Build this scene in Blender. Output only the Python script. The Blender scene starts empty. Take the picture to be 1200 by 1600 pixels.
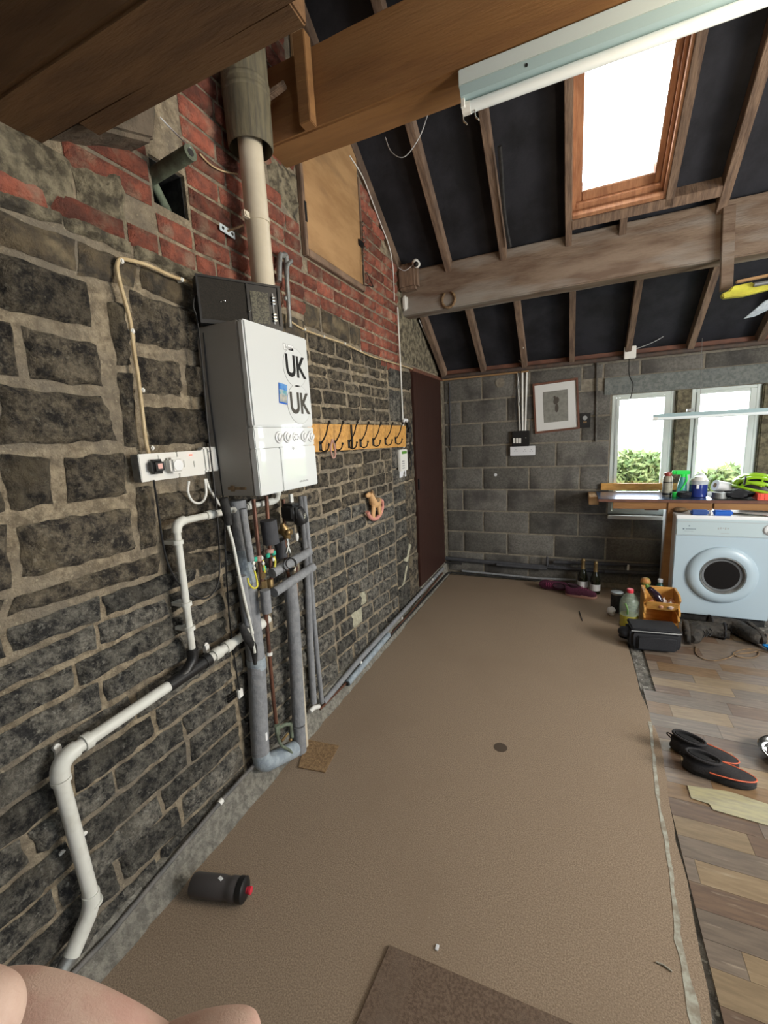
import bpy, bmesh, math, random
from mathutils import Vector, Matrix, noise
import numpy as np

# ------------------------------------------------------------------ camera, world, light, exposure
SC = bpy.context.scene
COL = SC.collection
F_PX, YAW, PITCH, ROLL = 663.2, -0.42743600, -0.17531354, -0.05281492
CAM = Vector((1.28054, -4.37111, 1.51888))
_f = Vector((math.sin(YAW)*math.cos(PITCH), math.cos(YAW)*math.cos(PITCH), math.sin(PITCH)))
_r = Vector((math.cos(YAW), -math.sin(YAW), 0)); _u = _r.cross(_f)
RT = _r*math.cos(ROLL)+_u*math.sin(ROLL); UP = -_r*math.sin(ROLL)+_u*math.cos(ROLL); FW = _f
cd = bpy.data.cameras.new('camera'); cam = bpy.data.objects.new('camera', cd); COL.objects.link(cam)
cd.sensor_fit = 'VERTICAL'; cd.sensor_height = 36; cd.lens = F_PX/1600*36; cd.clip_start = 0.005; cd.clip_end = 200
cam.matrix_world = Matrix(((RT.x, UP.x, -FW.x, CAM.x), (RT.y, UP.y, -FW.y, CAM.y), (RT.z, UP.z, -FW.z, CAM.z), (0, 0, 0, 1)))
SC.camera = cam

w = bpy.data.worlds.new('world'); SC.world = w; w.use_nodes = True
bg = w.node_tree.nodes['Background']; bg.inputs['Color'].default_value = (0.93, 0.97, 1.0, 1); bg.inputs['Strength'].default_value = 10.0

def area_light(name, loc, target, sx, sy, power, color):
    d = bpy.data.lights.new(name, 'AREA'); d.shape = 'RECTANGLE'; d.size = sx; d.size_y = sy; d.energy = power; d.color = color
    o = bpy.data.objects.new(name, d); COL.objects.link(o); o.location = loc
    o.rotation_euler = (Vector(target)-Vector(loc)).to_track_quat('-Z', 'Y').to_euler()
    return o
# added fill lights in front of the solid right wall, outside the frame
area_light('fill_right_cool', (4.3, -3.55, 1.15), (1.7, -.6, .5), 1.0, 1.8, 40, (0.80, 0.91, 1.0))
area_light('fill_right_warm', (4.35, -2.6, 1.65), (0.0, -2.9, 1.0), 1.1, 1.0, 86, (1.0, 0.94, 0.84))
for nm_, lo_c, rt_, sx_, sy_ in (('skylight_portal', (1.47, -1.50, 3.28), (math.atan2(.68, 1)*-1+0, 0, 0), .52, .85), ('window_portal', (2.3, .23, 1.24), (math.radians(-90), 0, 0), 1.5, 1.1)):
    d_ = bpy.data.lights.new(nm_, 'AREA'); d_.shape = 'RECTANGLE'; d_.size = sx_; d_.size_y = sy_; d_.cycles.is_portal = True
    o_ = bpy.data.objects.new(nm_, d_); COL.objects.link(o_); o_.location = lo_c; o_.rotation_euler = rt_
pl_ = bpy.data.lights.new('warm_fill_lamp', 'POINT'); pl_.energy = 24; pl_.color = (1.0, .82, .58); pl_.shadow_soft_size = .07  # added warm light out of view, brightens the orange-brown beam
po_ = bpy.data.objects.new('warm_fill_lamp', pl_); COL.objects.link(po_); po_.location = (2.0, -3.05, 2.36)
vs = SC.view_settings
vs.view_transform = 'Standard'; vs.look = 'None'; vs.gamma = 1; vs.use_curve_mapping = False; vs.exposure = 0.55
SC.cycles.max_bounces = 8; SC.cycles.transparent_max_bounces = 12

random.seed(7)
PI = math.pi
PL = []

# ------------------------------------------------------------------ pixel -> point on a real plane (built where it stands)
def ray(px, py):
    return FW + RT*((px-600)/F_PX) - UP*((py-800)/F_PX)
def on(ax, val, px, py):
    d = ray(px, py); t = (val-CAM[ax])/d[ax]
    return CAM+d*t
def LW(px, py, x=0.0): return on(0, x, px, py)
def BW(px, py, y=0.0): return on(1, y, px, py)
def FL(px, py, z=0.0): return on(2, z, px, py)

# ------------------------------------------------------------------ materials
MATS = {}
def hx(r, g, b): return (r, g, b, 1)
def mat(name, base, base2=None, scale=20.0, rough=0.7, metal=0.0, bump=0.0, bscale=None, detail=6.0, lo=0.4, hi=0.6,
        stretch=(1, 1, 1), rnd=0.0, emit=None, trans=0.0, ior=1.45, spec=0.5, base3=None, scale3=3.0, lo3=.5, hi3=.65, coat=0.0, speck=None, alpha=None, nrough=.6):
    if name in MATS: return MATS[name]
    m = bpy.data.materials.new(name); m.use_nodes = True; nt = m.node_tree; N = nt.nodes; L = nt.links
    b = N['Principled BSDF']; b.inputs['Roughness'].default_value = rough; b.inputs['Metallic'].default_value = metal
    b.inputs['Specular IOR Level'].default_value = spec; b.inputs['IOR'].default_value = ior
    b.inputs['Transmission Weight'].default_value = trans; b.inputs['Coat Weight'].default_value = coat
    if alpha is not None: b.inputs['Alpha'].default_value = alpha
    b.inputs['Base Color'].default_value = hx(*base)
    if coat: b.inputs['Coat Roughness'].default_value = .03
    tc = N.new('ShaderNodeTexCoord'); mp = N.new('ShaderNodeMapping'); L.new(tc.outputs['Object'], mp.inputs['Vector'])
    mp.inputs['Scale'].default_value = stretch
    col = None
    def noise_tex(sc, det, r=nrough):
        n = N.new('ShaderNodeTexNoise'); n.inputs['Scale'].default_value = sc; n.inputs['Detail'].default_value = det
        n.inputs['Roughness'].default_value = r; L.new(mp.outputs['Vector'], n.inputs['Vector']); return n
    def ramp(src, a, bb):
        r = N.new('ShaderNodeMapRange'); r.inputs['From Min'].default_value = a; r.inputs['From Max'].default_value = bb
        L.new(src, r.inputs['Value']); return r.outputs['Result']
    def mix(fac, c1, c2):
        x = N.new('ShaderNodeMix'); x.data_type = 'RGBA'
        L.new(fac, x.inputs[0])
        for i, c in ((6, c1), (7, c2)):
            if isinstance(c, tuple): x.inputs[i].default_value = hx(*c)
            else: L.new(c, x.inputs[i])
        return x.outputs[2]
    if base2:
        n1 = noise_tex(scale, detail); col = mix(ramp(n1.outputs['Fac'], lo, hi), base, base2)
    if base3:
        n3 = noise_tex(scale3, 4.0, .55); col = mix(ramp(n3.outputs['Fac'], lo3, hi3), col if col else base, base3)
    if speck:
        n4 = noise_tex(speck[1], 2.0, .5); col = mix(ramp(n4.outputs['Fac'], speck[2], speck[3]), col if col else base, speck[0])
    if rnd:
        oi = N.new('ShaderNodeObjectInfo'); hs = N.new('ShaderNodeHueSaturation')
        mr = N.new('ShaderNodeMapRange'); L.new(oi.outputs['Random'], mr.inputs['Value'])
        mr.inputs['To Min'].default_value = 1-rnd; mr.inputs['To Max'].default_value = 1+rnd
        L.new(mr.outputs['Result'], hs.inputs['Value'])
        if col: L.new(col, hs.inputs['Color'])
        else: hs.inputs['Color'].default_value = hx(*base)
        col = hs.outputs['Color']
    if col: L.new(col, b.inputs['Base Color'])
    if bump:
        n2 = noise_tex(bscale or scale, 8.0, .65); bp = N.new('ShaderNodeBump'); bp.inputs['Strength'].default_value = min(1, bump)
        bp.inputs['Distance'].default_value = 0.02 if bump <= 1 else 0.02*bump
        L.new(n2.outputs['Fac'], bp.inputs['Height']); L.new(bp.outputs['Normal'], b.inputs['Normal'])
    if emit:
        b.inputs['Emission Color'].default_value = hx(*emit[0]); b.inputs['Emission Strength'].default_value = emit[1]
    MATS[name] = m
    return m

M_MORTAR = mat('left_mortar', (.52, .43, .30), (.24, .195, .135), 24, .95, bump=1.3, bscale=55, base3=(.27, .235, .185), scale3=4, lo3=.42, hi3=.66, speck=((.50, .43, .31), 100, .62, .76), nrough=.7)
M_STONE = mat('gritstone', (.024, .021, .019), (.25, .21, .15), 22, .88, bump=2.6, bscale=28, rnd=.35, nrough=.78, detail=10, lo=.42, hi=.64, base3=(.19, .155, .10), scale3=7, lo3=.56, hi3=.74, speck=((.26, .235, .18), 60, .62, .80))  # stone tones, contrast widened to stand in for light and shade on the relief
M_STONE2 = mat('blue_gritstone', (.025, .025, .026), (.27, .255, .215), 26, .88, bump=2.4, bscale=36, rnd=.4, nrough=.78, detail=10, lo=.42, hi=.63, base3=(.17, .155, .125), scale3=8, lo3=.58, hi3=.74, speck=((.33, .32, .28), 75, .60, .78))  # bluish stone tones, with relief light and dark likewise put into the colour
M_LEDGE = mat('tan_stone', (.155, .120, .075), (.07, .06, .048), 16, .9, bump=1.4, bscale=40, rnd=.25, base3=(.30, .24, .15), scale3=9, lo3=.52, hi3=.68)
M_BRICK = mat('red_brick', (.40, .125, .080), (.23, .085, .062), 22, .9, bump=1.2, bscale=70, rnd=.42, base3=(.40, .28, .20), scale3=12, lo3=.52, hi3=.74)
M_RENDER = mat('cement_render', (.33, .29, .20), (.10, .085, .06), 24, .95, bump=1.6, bscale=34, base3=(.07, .062, .05), scale3=11, lo3=.56, hi3=.68)
M_BLOCK = mat('concrete_block', (.125, .120, .108), (.18, .172, .155), 60, .92, bump=.6, bscale=160, rnd=.22, base3=(.075, .070, .066), scale3=3, speck=((.27, .26, .24), 210, .66, .73))
M_BMORT = mat('block_mortar', (.30, .27, .215), (.22, .195, .155), 30, .95, bump=.8, bscale=80)
M_LINTEL = mat('concrete_lintel', (.20, .215, .205), (.13, .145, .14), 45, .9, bump=.4, bscale=90)
M_CONC = mat('floor_concrete', (.26, .25, .225), (.12, .115, .105), 22, .9, bump=1.0, bscale=50, speck=((.50, .50, .47), 60, .60, .68))
M_KERB = mat('rough_concrete', (.43, .41, .355), (.25, .24, .21), 38, .95, bump=1.8, bscale=55)
M_CARPET = mat('brown_carpet', (.37, .285, .208), (.225, .172, .126), 230, .98, bump=.35, bscale=260, lo=.38, hi=.62, base3=(.27, .205, .148), scale3=1.5, lo3=.50, hi3=.78, speck=((.44, .37, .28), 150, .66, .80), spec=.1)
M_CARPET2 = mat('worn_carpet', (.215, .155, .115), (.14, .10, .075), 120, .98, bump=.5, bscale=300, base3=(.20, .15, .115), scale3=5, spec=.1)
M_CARPET3 = mat('tan_carpet', (.36, .24, .13), (.22, .14, .08), 90, .98, bump=.5, bscale=250, spec=.1)
M_FELT = mat('roof_felt', (.015, .0155, .019), (.026, .027, .034), 4, .85, bump=.5, bscale=6, spec=.3)
M_RAFTER = mat('rafter_timber', (.215, .145, .10), (.12, .080, .058), 9, .85, bump=.4, bscale=30, stretch=(4, .6, .6), rnd=.2)
M_BEAM = mat('brown_beam_timber', (.29, .145, .052), (.215, .105, .040), 5, .8, bump=.25, bscale=40, stretch=(.35, 3, 3), base3=(.36, .195, .08), scale3=1.3, lo3=.45, hi3=.7)
M_PURLIN = mat('pale_purlin_timber', (.235, .175, .13), (.15, .10, .07), 5, .85, bump=.5, bscale=30, stretch=(.6, 3, 3), base3=(.30, .275, .245), scale3=1.5, lo3=.47, hi3=.62)
M_WOODR = mat('reddish_timber', (.17, .072, .045), (.11, .05, .035), 8, .7, bump=.2, stretch=(1, 5, 1))
M_PINE = mat('varnished_pine', (.42, .215, .115), (.30, .14, .075), 7, .38, bump=.15, stretch=(6, 1, 1), coat=.3)
M_OAKP = mat('orange_pine', (.66, .36, .10), (.50, .25, .06), 7, .45, bump=.1, stretch=(1.5, 6, 6))
M_PLY = mat('plywood', (.42, .255, .12), (.33, .19, .085), 3, .75, stretch=(1, 1, 3), bump=.1, base3=(.24, .15, .08), scale3=2.2, lo3=.55, hi3=.75)
M_DOOR = mat('dark_brown_paint', (.042, .017, .013), (.033, .014, .011), 6, .42, stretch=(1, 8, .6), bump=.15)
M_WHITE = mat('white_enamel', (.78, .80, .82), rough=.35)
M_WHITEP = mat('white_plastic', (.74, .74, .71), rough=.42)
M_WPIPE = mat('white_pipe', (.66, .67, .63), (.52, .52, .47), 14, .4, lo=.5, hi=.75)
M_CREAM = mat('cream_pipe', (.63, .57, .45), (.55, .49, .38), 6, .38)
M_CREAMC = mat('cream_cable', (.60, .48, .29), (.48, .36, .2), 20, .5)
M_CASE = mat('grey_boiler_case', (.34, .325, .30), (.31, .295, .27), 3, .42)
M_BFRONT = mat('boiler_front_white', (.66, .69, .70), rough=.35, coat=1.0)
M_GREYPL = mat('grey_print', (.35, .36, .37), rough=.5)
M_FOAM = mat('grey_pipe_foam', (.20, .21, .228), (.255, .265, .282), 30, .8, bump=.3, bscale=60)
M_FOAML = mat('silver_tape', (.36, .42, .47), (.24, .29, .34), 22, .45, bump=.4, bscale=30)
M_FOAMD = mat('dark_pipe_foam', (.045, .047, .055), (.06, .062, .07), 30, .85, bump=.2)
M_COPPER = mat('copper_pipe', (.19, .085, .055), (.11, .055, .04), 20, .45, metal=.5)
M_BRASS = mat('brass', (.42, .30, .14), (.26, .17, .08), 18, .4, metal=.8)
M_BLACK = mat('black_plastic', (.012, .012, .013), rough=.42)
M_BLACKM = mat('black_rubber', (.013, .013, .014), (.03, .03, .03), 40, .8, bump=.2)
M_CABLE = mat('black_cable', (.009, .009, .01), rough=.5)
M_GALV = mat('galvanised_steel', (.34, .35, .34), (.24, .25, .25), 30, .45, metal=.6)
M_SLEEVE = mat('weathered_sleeve', (.155, .135, .085), (.095, .085, .06), 14, .75, stretch=(4, 4, .5), bump=.3)
M_GREENP = mat('verdigris_pipe', (.16, .20, .145), (.095, .11, .08), 25, .7, bump=.3)
M_PADST = mat('padstone', (.20, .16, .12), (.12, .10, .075), 16, .9, bump=1.2, bscale=40)
M_GLASS = None
M_UPVC = mat('white_window_frame', (.58, .64, .62), rough=.35)
M_MULL = mat('mossy_stone', (.24, .215, .14), (.11, .095, .065), 24, .9, bump=1., bscale=50)
M_PVINYL = []
for nm, c1, c2 in (('plank_honey', (0.232, 0.148, 0.081), (0.172, 0.108, 0.059)), ('plank_umber', (0.163, 0.108, 0.074), (0.120, 0.080, 0.058)), ('plank_grey', (0.198, 0.156, 0.122), (0.146, 0.116, 0.092)),
                   ('plank_sand', (0.275, 0.204, 0.126), (0.215, 0.156, 0.096)), ('plank_ash', (0.232, 0.180, 0.137), (0.163, 0.128, 0.104))):
    M_PVINYL.append(mat(nm, c1, c2, 7, .34, stretch=(1.2, 9, 1), bump=.05, bscale=60, rnd=.12, detail=8, base3=(.42, .36, .27), scale3=5, lo3=.62, hi3=.85))
M_STEEL = mat('polished_steel', (.62, .66, .68), rough=.16, metal=1)
M_BGLASS = mat('dark_bottle_glass', (.012, .014, .008), rough=.08, coat=.5)
M_GOLD = mat('gold_foil', (.28, .20, .09), (.19, .13, .06), 60, .4, metal=.6, bump=.2)
M_LABEL = mat('white_label', (.72, .74, .78), rough=.6)
M_PINK = mat('pink_sole', (.50, .29, .24), rough=.6)
M_PURPLE = mat('purple_knit', (.10, .018, .050), (.055, .012, .03), 120, .85, bump=.4, bscale=200)
M_LACE = mat('magenta_lace', (.22, .03, .09), rough=.8)
M_AUB = mat('aubergine_skin', (.014, .006, .016), rough=.18, coat=.5)
M_GREENV = mat('green_stalk', (.13, .26, .07), rough=.6)
M_ONION = mat('onion_skin', (.42, .17, .075), (.56, .31, .2), 14, .45, bump=.1)
M_GARLIC = mat('garlic_skin', (.70, .62, .54), (.58, .42, .38), 12, .5)
M_OIL = mat('yellow_oil', (.60, .50, .06), rough=.1, trans=.55, ior=1.4)
M_RED = mat('red_plastic', (.60, .035, .06), rough=.4)
M_REDT = mat('red_tray_plastic', (.75, .08, .04), rough=.45)
M_BLUET = mat('blue_plastic', (.012, .11, .52), rough=.4)
M_BLUEL = mat('blue_liquid', (.02, .04, .22), rough=.2, coat=.4)
M_BLUEC = mat('blue_cloth', (.01, .30, .85), (.005, .2, .65), 30, .85, bump=.6, bscale=40)
M_GREENB = mat('bright_green_plastic', (.03, .75, .10), rough=.35)
M_HELM = mat('lime_helmet_shell', (.34, .62, .03), rough=.3, coat=.4)
M_LEATH = mat('scuffed_black_leather', (.022, .020, .018), (.055, .048, .04), 20, .62, bump=.7, bscale=45)
M_NYL = mat('black_nylon', (.010, .011, .015), (.018, .019, .024), 200, .7, bump=.3, bscale=300)
M_NEO = mat('black_neoprene', (.012, .011, .013), (.02, .018, .02), 160, .8, bump=.2)
M_ORL = mat('orange_trim', (.62, .12, .05), rough=.6)
M_YEL = mat('yellow_paint', (.62, .60, .06), (.5, .46, .05), 14, .5)
M_SKIN = mat('skin', (.50, .335, .275), (.55, .40, .33), 90, .55, bump=.25, bscale=1500, base3=(.48, .255, .22), scale3=40, lo3=.5, hi3=.75, spec=.35)
M_TILEY = mat('green_glow', (.05, .6, .1), emit=((.1, 1, .2), 2.5))
M_REDL = mat('red_neon', (.7, .05, .04), emit=((1, .08, .05), 2.0))
M_LCD = mat('green_display', (.06, .14, .02), emit=((.25, .9, .05), .08))
M_TUBE = mat('fluorescent_tube', (.80, .87, .90), rough=.25)
M_FIX = mat('lamp_batten_enamel', (.66, .76, .77), rough=.3)
M_FIXD = mat('lamp_batten_grey', (.33, .45, .48), rough=.3)
M_WIRE = mat('steel_wire', (.4, .4, .4), rough=.35, metal=.8)
M_RUST = mat('rusty_iron', (.26, .17, .09), (.14, .09, .05), 40, .8, bump=.5)
M_YG = mat('yellow_green_wire', (.62, .56, .06), rough=.5)
M_TEAL = mat('green_earth_clamp', (.03, .38, .26), rough=.5)
M_GRASS = mat('outdoor_grass', (.10, .15, .03), (.07, .11, .03), 3, .9)
M_LEAF = mat('outdoor_leaves', (.045, .085, .012), (.12, .14, .04), 9, .7)
M_PINKO = mat('pink_wood_paint', (.62, .27, .22), rough=.55)
M_SAND = mat('carved_pine', (.60, .36, .17), rough=.6)
M_PAPER = mat('paper_mount', (.66, .67, .66), rough=.7)
M_SKETCH = mat('pencil_print', (.24, .24, .215), (.19, .19, .17), 30, .8)
M_SKETCHD = mat('pencil_shadow', (.07, .06, .05), rough=.8)
M_TAPE = mat('pale_tape', (.40, .40, .34), (.24, .21, .16), 30, .5)
M_CLEAR = mat('clear_plastic', (.90, .95, .93), rough=.06, trans=.9, ior=1.2)
M_TEALB = mat('teal_plastic', (.10, .42, .42), rough=.2, trans=.3)
M_DARKG = mat('green_bottle_plastic', (.05, .16, .13), rough=.15, trans=.4)
M_MUD = mat('smoky_bottle_plastic', (.062, .057, .058), rough=.38)

def glass_mat():
    m = bpy.data.materials.new('window_glass'); m.use_nodes = True; nt = m.node_tree; N = nt.nodes
    for n in list(N): N.remove(n)
    o = N.new('ShaderNodeOutputMaterial'); t = N.new('ShaderNodeBsdfTransparent'); g = N.new('ShaderNodeBsdfGlossy'); g.inputs['Roughness'].default_value = .03
    x = N.new('ShaderNodeMixShader'); x.inputs[0].default_value = .04
    t.inputs[0].default_value = (.97, .99, .98, 1)
    nt.links.new(t.outputs[0], x.inputs[1]); nt.links.new(g.outputs[0], x.inputs[2]); nt.links.new(x.outputs[0], o.inputs[0])
    return m
M_GLASS = glass_mat()

# ------------------------------------------------------------------ mesh helpers
class MB:
    def __init__(s): s.v = []; s.f = []
    def add(s, vs, fs):
        k = len(s.v); s.v += [tuple(v) for v in vs]; s.f += [tuple(i+k for i in f) for f in fs]; return s
    def box(s, lo, hi, rot=None, c=None):
        x0, y0, z0 = lo; x1, y1, z1 = hi
        vs = [Vector(p) for p in ((x0, y0, z0), (x1, y0, z0), (x1, y1, z0), (x0, y1, z0), (x0, y0, z1), (x1, y0, z1), (x1, y1, z1), (x0, y1, z1))]
        if rot is not None:
            c = Vector(c) if c is not None else (Vector(lo)+Vector(hi))/2
            vs = [rot @ (v-c)+c for v in vs]
        return s.add(vs, [(0, 3, 2, 1), (4, 5, 6, 7), (0, 1, 5, 4), (1, 2, 6, 5), (2, 3, 7, 6), (3, 0, 4, 7)])
    def hexa(s, p):   # 8 points, bottom ring then top ring
        return s.add(p, [(0, 3, 2, 1), (4, 5, 6, 7), (0, 1, 5, 4), (1, 2, 6, 5), (2, 3, 7, 6), (3, 0, 4, 7)])
    def beam(s, a, b, w, h, up=(0, 0, 1)):
        a = Vector(a); b = Vector(b); d = (b-a).normalized(); up = Vector(up)
        sd = d.cross(up).normalized(); u = sd.cross(d)
        p = []
        for e in (a, b):
            pass
        pts = []
        for e in (a, b):
            for i, j in ((-1, -1), (1, -1), (1, 1), (-1, 1)): pts.append(e+sd*i*w/2+u*j*h/2)
        return s.hexa(pts)
    def tube(s, pts, r, n=10, cap=True, smooth=0):
        pts = [Vector(p) for p in pts]
        if smooth:
            q = []; m = len(pts)
            for i in range(m-1):
                p0, p1, p2, p3 = pts[max(i-1, 0)], pts[i], pts[i+1], pts[min(i+2, m-1)]
                for k in range(smooth):
                    t = k/smooth
                    q.append(.5*((2*p1)+(p2-p0)*t+(2*p0-5*p1+4*p2-p3)*t*t+(3*p1-p0-3*p2+p3)*t**3))
            q.append(pts[-1]); pts = q
        m = len(pts); rr = r if isinstance(r, (list, tuple)) else [r]*m
        if len(rr) != m: rr = list(np.interp(np.linspace(0, 1, m), np.linspace(0, 1, len(rr)), rr))
        t0 = (pts[1]-pts[0]).normalized(); a = t0.orthogonal().normalized(); vs = []; fs = []
        for i, p in enumerate(pts):
            t = (pts[min(i+1, m-1)]-pts[max(i-1, 0)]).normalized()
            a = (a-t*a.dot(t)).normalized(); b = t.cross(a)
            k = 1.0
            if 0 < i < m-1:
                c = (pts[i]-pts[i-1]).normalized().dot((pts[i+1]-pts[i]).normalized()); k = 1/max(.6, math.sqrt(max(0, (1+c)/2)))
            for j in range(n):
                th = 2*PI*j/n; vs.append(p+(a*math.cos(th)+b*math.sin(th))*rr[i]*(k if smooth == 0 else 1))
        for i in range(m-1):
            for j in range(n):
                j2 = (j+1) % n; fs.append((i*n+j, i*n+j2, (i+1)*n+j2, (i+1)*n+j))
        if cap: fs.append(tuple(range(n-1, -1, -1))); fs.append(tuple((m-1)*n+j for j in range(n)))
        return s.add(vs, fs)
    def lathe(s, prof, base=(0, 0, 0), axis=(0, 0, 1), n=24, cap=True):
        base = Vector(base); ax = Vector(axis).normalized(); a = ax.orthogonal().normalized(); b = ax.cross(a); vs = []; fs = []
        for r, h in prof:
            for j in range(n):
                th = 2*PI*j/n; vs.append(base+ax*h+(a*math.cos(th)+b*math.sin(th))*r)
        for i in range(len(prof)-1):
            for j in range(n):
                j2 = (j+1) % n; fs.append((i*n+j, i*n+j2, (i+1)*n+j2, (i+1)*n+j))
        if cap: fs.append(tuple(range(n-1, -1, -1))); fs.append(tuple((len(prof)-1)*n+j for j in range(n)))
        return s.add(vs, fs)
    def loft(s, secs, cap=True):
        n = len(secs[0]); vs = [v for sec in secs for v in sec]; fs = []
        for i in range(len(secs)-1):
            for j in range(n):
                j2 = (j+1) % n; fs.append((i*n+j, i*n+j2, (i+1)*n+j2, (i+1)*n+j))
        if cap: fs.append(tuple(range(n-1, -1, -1))); fs.append(tuple((len(secs)-1)*n+j for j in range(n)))
        return s.add(vs, fs)
    def prism(s, poly, d):  # poly list of 3d points, extruded by vector d
        n = len(poly); d = Vector(d); vs = [Vector(p) for p in poly]+[Vector(p)+d for p in poly]
        fs = [tuple(range(n-1, -1, -1)), tuple(range(n, 2*n))]+[(i, (i+1) % n, n+(i+1) % n, n+i) for i in range(n)]
        return s.add(vs, fs)
    def ell(s, c, r, nu=14, nv=9, rot=None):
        c = Vector(c); vs = []; fs = []
        for i in range(nv+1):
            ph = PI*i/nv
            for j in range(nu):
                th = 2*PI*j/nu; v = Vector((r[0]*math.sin(ph)*math.cos(th), r[1]*math.sin(ph)*math.sin(th), r[2]*math.cos(ph)))
                if rot is not None: v = rot @ v
                vs.append(c+v)
        for i in range(nv):
            for j in range(nu):
                j2 = (j+1) % nu; fs.append((i*nu+j, (i+1)*nu+j, (i+1)*nu+j2, i*nu+j2))
        return s.add(vs, fs)

def wpos(o):
    v = Vector((0, 0, 0))
    while o: v += o.location; o = o.parent
    return v
def part(name, mb, m, parent=None, bev=0.0, smooth=True, local=False, label=None, kind=None, seg=2):
    me = bpy.data.meshes.new(name)
    off = Vector((0, 0, 0)) if (local or parent is None) else wpos(parent)
    me.from_pydata([tuple(Vector(v)-off) for v in mb.v], [], mb.f); me.update()
    bm = bmesh.new(); bm.from_mesh(me)
    bmesh.ops.recalc_face_normals(bm, faces=bm.faces)
    if bev:
        es = [e for e in bm.edges if len(e.link_faces) == 2 and e.calc_face_angle(0) > .6]
        bmesh.ops.bevel(bm, geom=es, offset=bev, segments=seg, affect='EDGES', clamp_overlap=True)
    bm.to_mesh(me); bm.free()
    if smooth:
        me.polygons.foreach_set('use_smooth', [True]*len(me.polygons)); me.set_sharp_from_angle(angle=math.radians(38))
    me.materials.append(m)
    o = bpy.data.objects.new(name, me); COL.objects.link(o)
    if parent: o.parent = parent
    if label: o['label'] = label
    if kind: o['kind'] = kind
    return o
def thing(name, label, cat, loc=(0, 0, 0), group=None, rz=0):
    o = bpy.data.objects.new(name, None); COL.objects.link(o); o.location = loc; o.rotation_euler = (0, 0, rz); o.empty_display_size = .05
    o['label'] = label; o['category'] = cat
    if group: o['group'] = group
    return o
def tag(o, label, cat, group=None):
    o['label'] = label; o['category'] = cat
    if group: o['group'] = group
    return o
def struct(name, mb, m, **k):
    o = part(name, mb, m, **k); o['kind'] = 'structure'; return o
def copy_tree(o, parent=None):
    c = o.copy(); COL.objects.link(c); c.parent = parent
    for ch in list(o.children): copy_tree(ch, c)
    return c
def text(name, body, size, m, parent, loc, rot, bold=0.0, sx=1.0):
    cu = bpy.data.curves.new(name, 'FONT'); cu.body = body; cu.size = size; cu.align_x = 'CENTER'; cu.align_y = 'CENTER'; cu.extrude = .0004; cu.offset = bold
    tmp = bpy.data.objects.new('tmp', cu); COL.objects.link(tmp)
    me = bpy.data.meshes.new_from_object(tmp.evaluated_get(bpy.context.evaluated_depsgraph_get())); bpy.data.objects.remove(tmp)
    me.materials.clear(); me.materials.append(m); o = bpy.data.objects.new(name, me); COL.objects.link(o); o.parent = parent
    o.location = Vector(loc)-(wpos(parent) if parent else Vector((0, 0, 0))); o.rotation_euler = rot; o.scale = (sx, 1, 1); return o

# ------------------------------------------------------------------ SETTING
def roofz(s): return 2.12+.68*s
RIDGE = 4.6
def eave_top(y): return roofz(-y) if y > -RIDGE else roofz(RIDGE)-.68*(-y-RIDGE)
W_LEFT = None
def gable_strip(mb, y0, y1, z0, x0=-.35, x1=-.006, z1=None):
    if z1 is None: a, b = eave_top(y0), eave_top(y1)
    else: a = b = z1
    mb.hexa([(x0, y0, z0), (x1, y0, z0), (x1, y1, z0), (x0, y1, z0), (x0, y0, a), (x1, y0, a), (x1, y1, b), (x0, y1, b)])
mb = MB()
gable_strip(mb, -7, -RIDGE, -.2); gable_strip(mb, -RIDGE, -3.24, -.2); gable_strip(mb, -3.24, -3.10, -.2, z1=2.318); gable_strip(mb, -3.24, -3.10, 2.462); gable_strip(mb, -3.10, .3, -.2)
W_LEFT = struct('wall_left', mb, M_MORTAR, smooth=False)
part('cavity_shade_lining', MB().box((-.36, -3.26, 2.30), (-.34, -3.08, 2.48)).box((-.34, -3.24, 2.318), (-.02, -3.237, 2.462)).box((-.34, -3.103, 2.318), (-.02, -3.10, 2.462)).box((-.34, -3.24, 2.315), (-.03, -3.10, 2.321)).box((-.34, -3.24, 2.459), (-.02, -3.10, 2.464)), M_BLACKM, W_LEFT, kind='stuff')  # black lining added to paint in the shade inside the hole

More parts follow.
